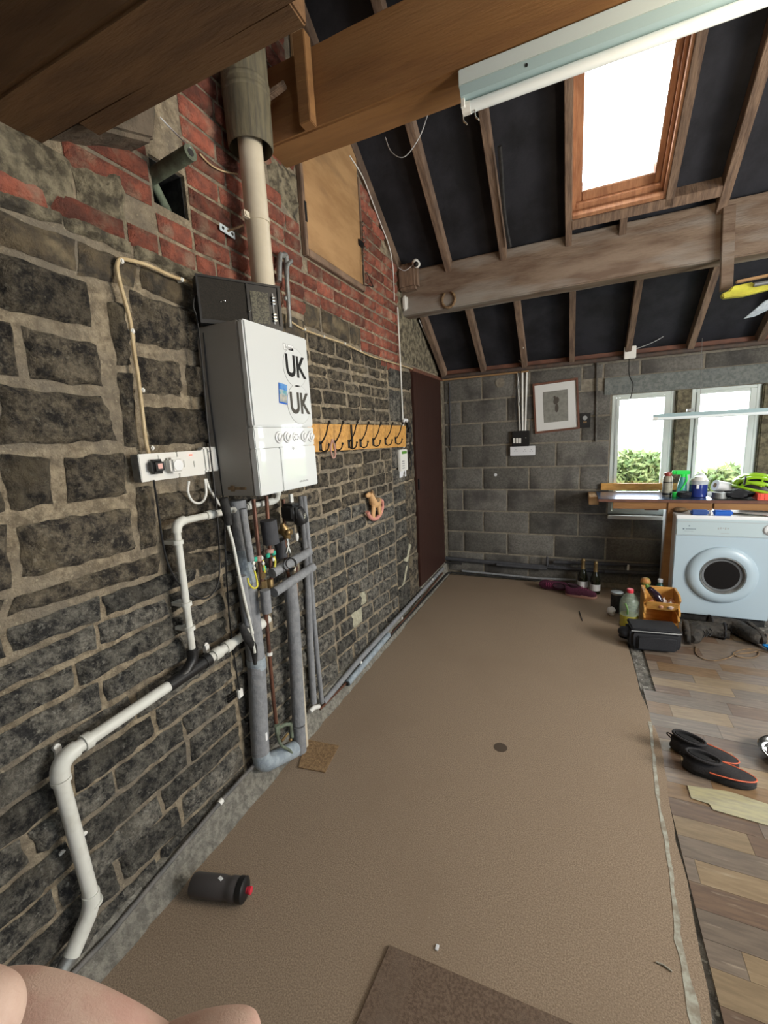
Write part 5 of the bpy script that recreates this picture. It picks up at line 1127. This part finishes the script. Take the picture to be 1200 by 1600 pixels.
DR = part('door', MB().lathe([(.215, 0), (.215, .008), (.208, .020), (.185, .030), (.160, .034), (.142, .030), (.136, .014)], (dcx, myf, dcz), (0, -1, 0), 56, cap=False), MATS['bluish_enamel'], WM)
part('door_ring', MB().lathe([(.137, .012), (.140, .024), (.134, .030), (.126, .018), (.122, .006)], (dcx, myf, dcz), (0, -1, 0), 48, cap=False), M_GALV, DR)
part('glass_bowl', MB().lathe([(.124, .010), (.118, .002), (.10, -.002), (.001, -.003)], (dcx, myf, dcz), (0, -1, 0), 40), mat('dark_glass_bowl', (.010, .010, .011), rough=.12, spec=.25), DR)
part('bowl_rim', MB().lathe([(.122, .012), (.108, .010), (.104, .004), (.100, .001)], (dcx, myf-.0, dcz), (0, -1, 0), 40, cap=False), mat('smoke_glass', (.14, .15, .16), rough=.1), DR)
kn = part('dial', MB().lathe([(.034, 0), (.034, .006), (.030, .010), (.026, .012)], (2.535, myf-.004, .735), (0, -1, 0), 28), M_WHITE, WM); part('dial_ring', MB().lathe([(.040, 0), (.040, .0012)], (2.535, myf-.004, .735), (0, -1, 0), 28), M_GREYPL, WM)
part('dial_grip', MB().box((2.531, myf-.026, .712), (2.539, myf-.014, .758), Matrix.Rotation(.4, 3, 'Y')), M_WHITE, kn)
mb = MB().lathe([(.007, 0), (.007, .0008)], (mx0+.048, myf-.004, .725), (0, -1, 0), 4); 
for i in range(9): mb.box((mx0+.062+i*.007, myf-.005, .7225), (mx0+.0665+i*.007, myf-.004, .7285))
for i in range(7): mb.box((mx0+.055+i*.008, myf-.005, .7075), (mx0+.060+i*.008, myf-.004, .709))
mb.box((mx0+.078, myf-.005, .745), (mx0+.086, myf-.004, .753))
part('maker_marks', mb, mat('ink_grey', (.12, .16, .22), rough=.5), cpn)
mb = MB()
for i in range(5): mb.box((2.24+i*.014, myf-.005, .728+.004*(i % 3)), (2.247+i*.014, myf-.004, .742+.003*(i % 2)))
mb.box((2.26, myf-.005, .700), (2.31, myf-.004, .702)); part('programme_marks', mb, M_GREYPL, cpn)
part('panel_line', MB().box((mx0+.01, myf-.006, .782), (mx1-.01, myf-.004, .784)), M_GREYPL, cpn)
# blue tool handles on the machine
for i, (xa, xb_, lb) in enumerate(((2.075, 2.185, 'dull blue handled dustpan brush on the machine top, left one'), (2.21, 2.325, 'bright blue plastic tool handle on the machine top, right one'))):
    t_ = thing('blue_tool', lb, 'tool', ((xa+xb_)/2, -.585, mz+.013))
    part('handle', MB().box((xa, -.63, mz+.013), (xb_, -.585, mz+.052)), M_BLUET if i else mat('dull_blue', (.03, .08, .28), rough=.5), t_, bev=.010, seg=3)
    if i: part('blade', MB().prism([(xb_, -.61, mz+.02), (xb_+.20, -.62, mz+.014), (xb_+.20, -.60, mz+.014), (xb_, -.60, mz+.032)], (0, .004, .003)), M_STEEL, t_)
    else: part('bristles', MB().box((xa+.01, -.585, mz+.013), (xb_-.01, -.56, mz+.035)), M_BLACKM, t_)
tag(part('white_cloth', MB().box((2.185, -.63, mz+.013), (2.208, -.56, mz+.045)), M_LABEL, bev=.008, seg=3), 'white rag stuffed between the two blue tools', 'cloth')
tag(part('dark_rag', MB().ell((2.03, -.50, mz+.032), (.05, .05, .019), 14, 8), M_RUST), 'brown rag on the machine top beside the bench leg', 'cloth')

# ------------------------------------------------------------------ floor things
# champagne bottles
def champagne(x, y, label):
    t = thing('champagne_bottle', label, 'bottle', (x, y, 0), group='corked bottles by the back wall')
    part('glass', MB().lathe([(.036, 0), (.043, .004), (.0435, .012), (.0435, .115), (.040, .145), (.028, .185), (.0185, .215), (.0155, .235), (.0155, .245)], (x, y, 0), n=26), M_BGLASS, t)
    part('foil', MB().lathe([(.021, .205), (.0175, .232), (.0165, .275), (.0185, .283), (.0185, .292), (.014, .306), (.001, .309)], (x, y, 0), n=20), M_GOLD, t)
    part('label', MB().lathe([(.0441, .035), (.0441, .095)], (x, y, 0), n=26, cap=False), M_LABEL, t)
    return t
champagne(1.372, -.155, 'dark corked bottle with gold foil, left one behind purple shoes'); champagne(1.475, -.215, 'dark corked bottle with gold foil, right one by the shoe toe')
# shoes
def shoe(name, loc, rz, L, W, H, mats, label, cat, lie=0.0, tall=0.0, group=None):
    t = thing(name, label, cat, loc, group, rz)
    sole, upper, lace, inner = mats
    n = 20
    def outline(k, z):
        pts = []
        for j in range(n*2):
            a = 2*PI*j/(n*2); c, s_ = math.cos(a), math.sin(a)
            wid = W/2*(1.0+.12*c-.15*math.exp(-((c+.15)/.35)**2))
            pts.append(Vector((L/2*c*k, wid*s_*k*(1 if abs(c) < .9 else .96), z)))
        return pts
    part('sole', MB().loft([outline(.95, 0), outline(1.0, .006), outline(1.0, .022), outline(.97, .027)]), sole, t, local=True)
    secs = []
    xs = np.linspace(-.485, .485, 14)
    for x in xs:
        u = x+.5; h = H*(1.0-.10*math.cos(u*3)) if u < .42 else H*(.98-.60*((u-.42)/.58)**1.1)
        if u > .93: h *= .8
        wid = W*.48*math.sqrt(max(.04, 1-(2*x)**4))*(1-.12*math.exp(-((x+.1)/.2)**2))
        top = .45 if u < .5 else .62
        sec = []
        for j in range(14):
            a = PI*j/13; c, s_ = math.cos(a), max(0.0, math.sin(a)); yy_ = wid*c*(1-(1-top)*s_**1.5); zz = .022+h*s_**.7
            sec.append(Vector((x*L, yy_, zz)))
        sec.append(Vector((x*L, -wid*.8, .02))); sec.append(Vector((x*L, wid*.8, .02)))
        secs.append(sec)
    up = part('upper', MB().loft(secs), upper, t, local=True)
    op = MB(); ox = -.22*L; zt = .022+H*1.02
    op.lathe([(1, 0), (1.08, .003), (1.0, .006), (.85, .002), (.80, -.02)], (0, 0, 0), (0, 0, 1), 24)
    op.v = [(ox+v[0]*L*.20, v[1]*W*.25, zt+v[2]*1.5-.002-(v[0]*.006)) for v in op.v]
    part('opening', op, inner, t, local=True)
    if lace:
        for i in range(4):
            x = L*(.02+.065*i); h = .022+H*(.98-.60*max(0, ((x/L+.5)-.42)/.58)**1.1)
            part('lace', MB().tube([(x, -W*.20, h-.008), (x+.004, 0, h+.005), (x, W*.20, h-.008)], .0032, 6, smooth=3), lace, t, local=True)
    if tall:
        sh = MB(); 
        for v, k in ((0, 0),): pass
        sh.loft([[Vector((-.20*L+L*.21*math.cos(a)*kk-zz*.15, W*.36*math.sin(a)*kk, .02+H*.7+zz)) for a in np.linspace(0, 2*PI, 20, endpoint=False)] for zz, kk in ((0, 1.15), (tall*.4, 1.0), (tall*.8, 1.02), (tall, 1.08), (tall*1.0, .95), (tall*.8, .9))]); part('shaft', sh, upper, t, local=True)
        for i in range(4): part('strap', MB().tube([(-.20*L+L*.23*math.cos(a)-.01*i, W*.39*math.sin(a), .03+H*.75+tall*(.15+.22*i)) for a in np.linspace(-1.2, 1.2, 9)], .004, 6), lace or upper, t, local=True)
    return t
pm = (M_PINK, M_PURPLE, M_LACE, mat('dark_lining', (.03, .01, .02), rough=.9))
s1 = shoe('trainer', (1.355, -.335, 0.001), .06-.15, .265, .098, .075, pm, 'purple trainer with pink sole standing upright, toe to the right', 'shoe', group='purple trainers')
s2 = shoe('trainer', (1.125, -.225, 0.046), 2.95, .265, .098, .070, pm, 'purple trainer tipped on its side, left of the pair', 'shoe', group='purple trainers'); s2.rotation_euler = (math.radians(-70), 0, 3.05)
pb = (mat('boot_sole', (.03, .028, .026), (.07, .06, .05), 30, .8), M_LEATH, M_CABLE, M_BLACKM)
def boot(loc, rot, label):
    t = thing('boot', label, 'boot', loc, 'scuffed black boots'); t.rotation_euler = rot
    path = [(.155, 0, .028), (.13, 0, .042), (.08, 0, .052), (.02, 0, .066), (-.035, 0, .088), (-.06, 0, .125), (-.068, 0, .17), (-.072, 0, .235)]
    mb = MB().tube(path, [.026, .042, .047, .050, .055, .053, .051, .056], 18, smooth=3)
    mb.v = [(v[0], v[1]*.95+.006*noise.noise(Vector(v)*22), max(v[2], .012)+.007*noise.noise(Vector(v)*17+Vector((4, 4, 4)))) for v in mb.v]
    part('upper', mb, M_LEATH, t, local=True)
    def outl(k, z): return [Vector((.03+.145*k*math.cos(a), .050*k*math.sin(a)*(1-.15*math.exp(-((math.cos(a)+.1)/.3)**2)), z)) for a in np.linspace(0, 2*PI, 28, endpoint=False)]
    so = part('sole', MB().loft([outl(.96, 0), outl(1.02, .006), outl(1.02, .022), outl(.97, .026)]), MATS['boot_sole'] if 'boot_sole' in MATS else mat('boot_sole', (.035, .032, .03), (.09, .08, .065), 30, .8), t, local=True)
    for i in range(7): part('tread', MB().box((-.095+.038*i, -.040, -.006), (-.078+.038*i, .040, .001)), MATS['boot_sole'], so, bev=.002, local=True)
    part('collar', MB().tube([(-.072+.056*math.cos(a), .054*math.sin(a), .236) for a in np.linspace(0, 2*PI, 21)], .007, 8), M_NYL, t, local=True)
    part('tongue', MB().box((-.028, -.03, .19), (-.018, .03, .262), Matrix.Rotation(.25, 3, 'Y')), M_LEATH, t, bev=.004, local=True)
    for i in range(5):
        x_, z_ = .075-.028*i, .101+.013*i+.004*i*i*.6
        part('lace', MB().tube([(x_, -.028, z_-.012), (x_-.012, 0, z_+.002), (x_, .028, z_-.012)], .0032, 6, smooth=3), M_CABLE, t, local=True)
    return t
b1 = boot((2.020, -.930, .055), (0, 0, 0), 'scuffed black boot lying on its side, sole against the vegetable rack'); b1.rotation_euler = (Matrix.Rotation(-.12, 3, 'Z') @ Matrix(((0, 0, 1), (-1, 0, 0), (0, -1, 0)))).to_euler()
b2 = boot((2.450, -.815, .055), (0, 0, 0), 'scuffed black boot lying on its side, sole beside the blue cloth'); b2.rotation_euler = (Matrix.Rotation(.10, 3, 'Z') @ Matrix(((0, 0, -1), (-1, 0, 0), (0, 1, 0)))).to_euler()
ps = (M_BLACKM, M_NEO, None, mat('neo_lining', (.005, .005, .006), rough=.95))
for (p, lb, rz_) in (((1.845, -2.245, .003), 'black neoprene slipper with orange trim, the farther of the pair', -.24), ((1.875, -2.352, .003), 'black neoprene slipper with orange trim, the nearer of the pair', -.13)):
    t = shoe('slipper', p, rz_, .255, .098, .050, ps, lb, 'slipper', group='black neoprene slippers')
    part('orange_trim', MB().tube([Vector((.122*math.cos(a)+.004, .0505*math.sin(a)*(1-.10*abs(math.cos(a))), .036+.006*(1-abs(math.cos(a))))) for a in np.linspace(-1.9, 1.9, 22)], .0028, 6), M_ORL, t, local=True)
    part('heel_loop', MB().tube([(-.122, 0, .045), (-.14, .004, .058), (-.135, -.004, .07), (-.12, 0, .062)], .003, 6, smooth=3), M_NEO, t, local=True)
    part('collar', MB().tube([(-.055+.062*math.cos(a), .034*math.sin(a), .076-.006*math.cos(a)) for a in np.linspace(0, 2*PI, 21)], .006, 8), M_NEO, t, local=True)
# steel bowl
c = FL(1212, 1185)
BWL = part('pet_bowl', MB().lathe([(.075, 0), (.085, .004), (.098, .03), (.108, .046), (.118, .050), (.122, .047), (.118, .044), (.106, .040), (.09, .02), (.07, .008), (.001, .006)], (c.x+.055, c.y-.01, 0.0), n=40), M_STEEL); tag(BWL, 'shiny steel bowl on the planks at the right edge', 'bowl')
part('dark_food', MB().lathe([(.089, .018), (.05, .021), (.001, .022)], (c.x+.055, c.y-.01, 0.0), n=30), mat('dark_food', (.03, .014, .012), rough=.6), BWL)
# water bottle lying by the kerb
wa, wb = Vector((.112, -3.560, .037)), Vector((.285, -3.510, .037)); dw = (wb-wa).normalized()
WBt = thing('sports_bottle', 'smoky grey sports bottle with red nozzle lying on the carpet', 'bottle', (wa+wb)/2)
wl = (wb-wa).length
part('body', MB().lathe([(.022, 0), (.033, .004), (.036, .012), (.036, wl*.62), (.0335, wl*.68), (.0335, wl*.76), (.036, wl*.81), (.036, wl*.93), (.034, wl*.95)], wa, dw, 30), M_MUD, WBt)
part('cap', MB().lathe([(.037, 0), (.038, .004), (.038, .020), (.030, .026), (.018, .028)], wa+dw*wl*.95, dw, 30), M_BLACK, WBt)
part('nozzle', MB().lathe([(.010, 0), (.010, .006), (.012, .008), (.012, .016), (.008, .018)], wa+dw*(wl*.95+.028), dw, 16), M_RED, WBt)
q = wa+dw*wl*.60+Vector((.0, 0, .0362)); part('logo_mark', MB().box((q.x-.008, q.y-.004, q.z-.003), (q.x+.008, q.y+.006, q.z+.0005), Matrix.Rotation(-.2, 3, 'Z')), M_WHITE, WBt)
# wooden crate unit
cx0, cx1, cyf, cyb = 1.765, 1.990, -.955, -.74
CR = thing('vegetable_rack', 'orange pine stacking vegetable rack, two bins high', 'rack', ((cx0+cx1)/2, (cyf+cyb)/2, 0))
for zz in (0, .15):
    for x in (cx0, cx1-.014):
        part('side_panel', MB().prism([(x, cyf, zz), (x, cyb, zz), (x, cyb, zz+.145), (x, cyf+.05, zz+.145), (x, cyf+.005, zz+.115), (x, cyf+.05, zz+.07), (x, cyf, zz+.03)], (.014, 0, 0)), M_OAKP, CR, bev=.002)
    part('front_panel', MB().hexa([(cx0+.014, cyf+.042, zz+.025), (cx1-.014, cyf+.042, zz+.025), (cx1-.014, cyf+.054, zz+.025), (cx0+.014, cyf+.054, zz+.025), (cx0+.014, cyf+.0, zz+.095), (cx1-.014, cyf+.0, zz+.095), (cx1-.014, cyf+.012, zz+.095), (cx0+.014, cyf+.012, zz+.095)]), M_OAKP, CR, bev=.002)
    part('base_panel', MB().box((cx0+.014, cyf+.05, zz+.02), (cx1-.014, cyb-.012, zz+.028)), M_OAKP, CR)
    part('back_panel', MB().box((cx0+.014, cyb-.012, zz+.02), (cx1-.014, cyb, zz+.145)), M_OAKP, CR, bev=.002)
AU = thing('aubergine', 'dark purple aubergine leaning in the vegetable rack', 'aubergine', (1.83, -.87, .25))
part('fruit', MB().tube([(1.795, -.845, .318), (1.815, -.865, .300), (1.845, -.89, .270), (1.868, -.905, .243)], [.012, .024, .031, .022], 18, smooth=5).ell((1.869, -.906, .242), (.022, .022, .020), 14, 8), M_AUB, AU)
part('stalk', MB().tube([(1.800, -.85, .312), (1.785, -.835, .335)], [.020, .007], 10).ell((1.797, -.848, .314), (.018, .018, .012), 10, 6), M_GREENV, AU)
for i, (x, y, z, r, m_, lb, ct) in enumerate(((1.818, -.905, .214, .028, M_ONION, 'brown onion at the left front of the rack', 'onion'), (1.872, -.915, .212, .026, M_ONION, 'brown onion below the aubergine tip', 'onion'), (1.93, -.915, .212, .028, M_GARLIC, 'pale garlic bulb at right front of the rack', 'garlic'), (1.895, -.87, .222, .026, M_GARLIC, 'pinkish garlic bulb in the middle of the rack', 'garlic'), (1.945, -.865, .220, .024, M_ONION, 'small brown onion at the back right of the rack', 'onion'))):
    t_ = thing(ct, lb, ct, (x, y, z-r)); mb = MB().lathe([(.002, -r*.85), (r*.7, -r*.7), (r, 0), (r*.75, r*.6), (r*.25, r*.95), (.002, r*1.05)], (x, y, z), n=16); part('bulb', mb, m_, t_)
    part('tip', MB().tube([(x, y, z+r*.9), (x+.004, y, z+r*1.4)], [.005, .002], 6), m_, t_)
# big bottle of oil with red cap
x, y = 1.683, -.86
OB = thing('oil_bottle', 'large clear bottle half full of yellow oil with red cap', 'bottle', (x, y, 0))
part('oil', MB().lathe([(.050, .001), (.062, .006), (.064, .02), (.060, .045), (.064, .07), (.062, .095)], (x, y, 0), n=28), mat('oil_fill', (.42, .38, .05), rough=.12, coat=.4), OB)
part('shell', MB().lathe([(.064, .097), (.066, .13), (.067, .17), (.060, .21), (.040, .245), (.024, .262), (.020, .27)], (x, y, 0), n=28), mat('clear_green_plastic', (.45, .56, .46), rough=.1, alpha=.38), OB)
part('handle', MB().tube([(x-.035, y-.058, .20), (x-.02, y-.075, .16), (x-.02, y-.07, .12)], .006, 8, smooth=3), M_GREENV, OB)
part('cap', MB().lathe([(.022, .268), (.023, .272), (.023, .292), (.020, .296)], (x, y, 0), n=18), M_RED, OB)
blob('white_bag', (1.575, -.70, .04), (.03, .03, .035), M_LABEL, 'small crumpled white bag left of the oil bottle', 'bag', seed=8, floor_z=.001)
x, y = 1.62, -.60
t_ = thing('dark_tin', 'dark round tin with pale lid behind the oil bottle', 'tin', (x, y, 0)); part('body', MB().lathe([(.04, .001), (.045, .004), (.045, .16), (.042, .165)], (x, y, 0), n=20), M_BLACKM, t_); part('lid', MB().lathe([(.046, .155), (.046, .17), (.03, .173)], (x, y, 0), n=20), M_GALV, t_)
x, y = 1.92, -.56
GB = thing('water_bottle', 'green plastic water bottle with clear cap behind the rack', 'bottle', (x, y, 0)); part('body', MB().lathe([(.035, .001), (.042, .006), (.042, .19), (.034, .23), (.016, .26), (.015, .272)], (x, y, 0), n=22), M_DARKG, GB); part('cap', MB().lathe([(.018, .270), (.018, .292), (.015, .295)], (x, y, 0), n=16), M_LABEL, GB)
blob('squash', (1.80, -.70, .31), (.035, .03, .035), mat('squash_skin', (.45, .2, .06), (.12, .2, .04), 14, .5), 'orange and green squash on the back edge of the rack', 'squash', amp=.1)
# camera bag
bg0 = Vector((1.79, -1.16, 0))
CB = thing('camera_bag', 'black nylon camera bag on the floor before the rack', 'bag', bg0, rz=.10)
part('body', MB().loft([[(-.135, -.085, .002), (.14, -.085, .002), (.14, .07, .002), (-.135, .07, .002)], [(-.15, -.095, .05), (.15, -.095, .05), (.15, .08, .05), (-.15, .08, .05)], [(-.15, -.095, .12), (.15, -.095, .12), (.15, .08, .12), (-.15, .08, .12)], [(-.14, -.085, .145), (.14, -.085, .145), (.14, .07, .145), (-.14, .07, .145)]]), M_NYL, CB, bev=.02, local=True, seg=3)
part('lid', MB().box((-.145, -.09, .142), (.145, .075, .162)), M_NYL, CB, bev=.009, local=True, seg=3)
part('zip', MB().tube([(-.145, -.093, .143), (.145, -.093, .143), (.148, .06, .143)], .003, 6), M_GREYPL, CB, local=True)
part('front_pocket', MB().box((-.11, -.112, .02), (.12, -.092, .115)), M_NYL, CB, bev=.009, local=True, seg=3)
part('side_pouch', MB().ell((-.165, -.01, .095), (.045, .05, .035), 16, 10), M_NYL, CB, local=True)
part('strap', MB().tube([(-.15, 0, .12), (-.19, .02, .05), (-.14, .05, .02)], .009, 8, smooth=4), M_NYL, CB, local=True)
# cord on the floor
cable('shoe_lace', [FL(*p, .004) for p in ((1087, 1010), (1088, 1022), (1100, 1030), (1120, 1032), (1140, 1027), (1150, 1022), (1170, 1020), (1184, 1018), (1184, 1024), (1172, 1028), (1152, 1026), (1146, 1021), (1156, 1016), (1178, 1014), (1200, 1020))], .0032, M_RUST, 'long dark lace trailing in loops on the planks below boots', cat='lace', n=6)
blob('blue_cloth', FL(1200, 1010, .018)+Vector((.06, -.03, 0)), (.085, .05, .018), M_BLUEC, 'bright blue cloth crumpled beside the boots', 'cloth', seed=11, amp=.6, floor_z=.001)
# tiny litter
for p, m_, lb in (((683, 1480), M_LABEL, 'tiny white scrap on the carpet'), ):
    q = FL(*p, .003); tag(part('paper_scrap', MB().box((q.x-.005, q.y-.008, .001), (q.x+.005, q.y+.008, .004)), m_, bev=.001), lb, 'scrap')
q0, q1 = FL(905, 955, .003), FL(910, 970, .003); tag(part('twig', MB().tube([q0, q1], .004, 6), M_BLACKM), 'small dark twig lying on the carpet far end', 'twig')
q0, q1 = FL(1025, 1503, .003), FL(1050, 1518, .003); tag(part('twig', MB().tube([q0, q0.lerp(q1, .5)+Vector((0, .004, 0)), q1], .0022, 6), M_TAPE), 'pale straw near the taped carpet edge at bottom right', 'twig')
for i, (px_, py_) in enumerate(((1005, 1042), (1008, 1062), (998, 1082))):
    q = FL(px_, py_, -.01); mbk = MB().lathe([(.001, .0), (.022-.005*i, .0), (.02-.005*i, .002), (.001, .003)], (q.x, q.y, -.012), n=9); tag(part('paint_splash', mbk, M_LABEL), ('white paint splash on bare concrete nearest the camera bag', 'white paint splash in the middle of the bare concrete', 'white paint splash at the carpet edge of bare concrete')[i], 'paint')

# ------------------------------------------------------------------ outdoors
g = struct('ground', MB().box((-20, .25, -.6), (30, 40, -.35)), M_GRASS, smooth=False)
def bush(x, y, z, r, n, label, seed):
    t = thing('garden_bush', label, 'bush', (x, y, -.35)); rb = random.Random(seed); mb = MB()
    for i in range(n):
        a = Vector((rb.gauss(0, 1), rb.gauss(0, 1), rb.gauss(0, 1))).normalized()*r*rb.uniform(.55, 1.0); c = Vector((x, y, z))+Vector((a.x*1.3, a.y*.8, a.z*.9))
        if c.z < -.3: continue
        d = Vector((rb.gauss(0, 1), rb.gauss(0, 1), rb.gauss(0, 1))).normalized(); e = d.orthogonal().normalized()*.022; d = d*.05
        mb.add([c-d, c+e, c+d, c-e], [(0, 1, 2), (0, 2, 3)])
    f = part('foliage', mb, M_LEAF, t, smooth=False); f['kind'] = 'stuff'
    part('stem', MB().tube([(x, y, -.36), (x+.02, y, z*.5), (x, y, z)], [.05, .03, .01], 8), M_RUST, t)
bush(1.93, 1.7, .82, .42, 2600, 'leafy yellow-green bush outside the left window', 1); bush(3.05, 1.9, .62, .42, 2200, 'leafy green bush outside the middle window', 2); bush(5.2, 2.9, .5, .6, 1600, 'leafy green bush outside to the far right', 3)

# ------------------------------------------------------------------ the photographer's hand at the lens
def cp_(px_, py_, d): return CAM+ray(px_, py_)*d
def hand():
    o = None
    joints = []; edges = []; rad = []
    def J(p, r, par=None):
        joints.append(tuple(p)); rad.append(r)
        if par is not None: edges.append((par, len(joints)-1))
        return len(joints)-1
    D0 = .115
    w0 = J(cp_(-520, 2150, D0+.03), .026); p0 = J(cp_(-330, 1930, D0+.02), .028, w0); p1 = J(cp_(-230, 1800, D0+.01), .024, p0)
    # index finger: knuckle at the frame's left, tip to the right below the edge
    a = J(cp_(-120, 1640, D0), .0135, p1); b = J(cp_(10, 1612, D0-.004), .0140, a); c = J(cp_(130, 1640, D0-.006), .0120, b); d = J(cp_(250, 1690, D0-.004), .0100, c); J(cp_(300, 1740, D0), .0085, d)
    m0 = J(cp_(-60, 1840, D0+.005), .0115, p1); m1 = J(cp_(150, 1760, D0-.002), .0115, m0); m2 = J(cp_(290, 1668, D0-.004), .0108, m1); m3 = J(cp_(365, 1652, D0-.004), .0102, m2); J(cp_(400, 1658, D0-.002), .0095, m3)
    r0 = J(cp_(-80, 2000, D0+.01), .011, p0); r1 = J(cp_(130, 1930, D0+.004), .0105, r0); r2 = J(cp_(280, 1880, D0), .0098, r1); J(cp_(360, 1900, D0), .0085, r2)
    l0 = J(cp_(-130, 2150, D0+.015), .010, p0); l1 = J(cp_(60, 2110, D0+.01), .0092, l0); J(cp_(190, 2080, D0+.006), .008, l1)
    t0 = J(cp_(-420, 1780, D0-.012), .013, p0); t1 = J(cp_(-260, 1640, D0-.022), .0115, t0); t2 = J(cp_(-80, 1600, D0-.028), .0100, t1); J(cp_(30, 1600, D0-.028), .0078, t2)
    me = bpy.data.meshes.new('hand'); me.from_pydata(joints, edges, []); o = bpy.data.objects.new('hand', me); COL.objects.link(o)
    sk = o.modifiers.new('skin', 'SKIN'); sk.use_smooth_shade = True
    for i, v in enumerate(me.skin_vertices[0].data): v.radius = (rad[i], rad[i])
    me.skin_vertices[0].data[0].use_root = True
    ss = o.modifiers.new('sub', 'SUBSURF'); ss.levels = 3; ss.render_levels = 3
    me.materials.append(M_SKIN)
    o['label'] = "person's bare hand, blurred finger and knuckle at the bottom left corner"; o['category'] = 'hand'
    return o
hand()
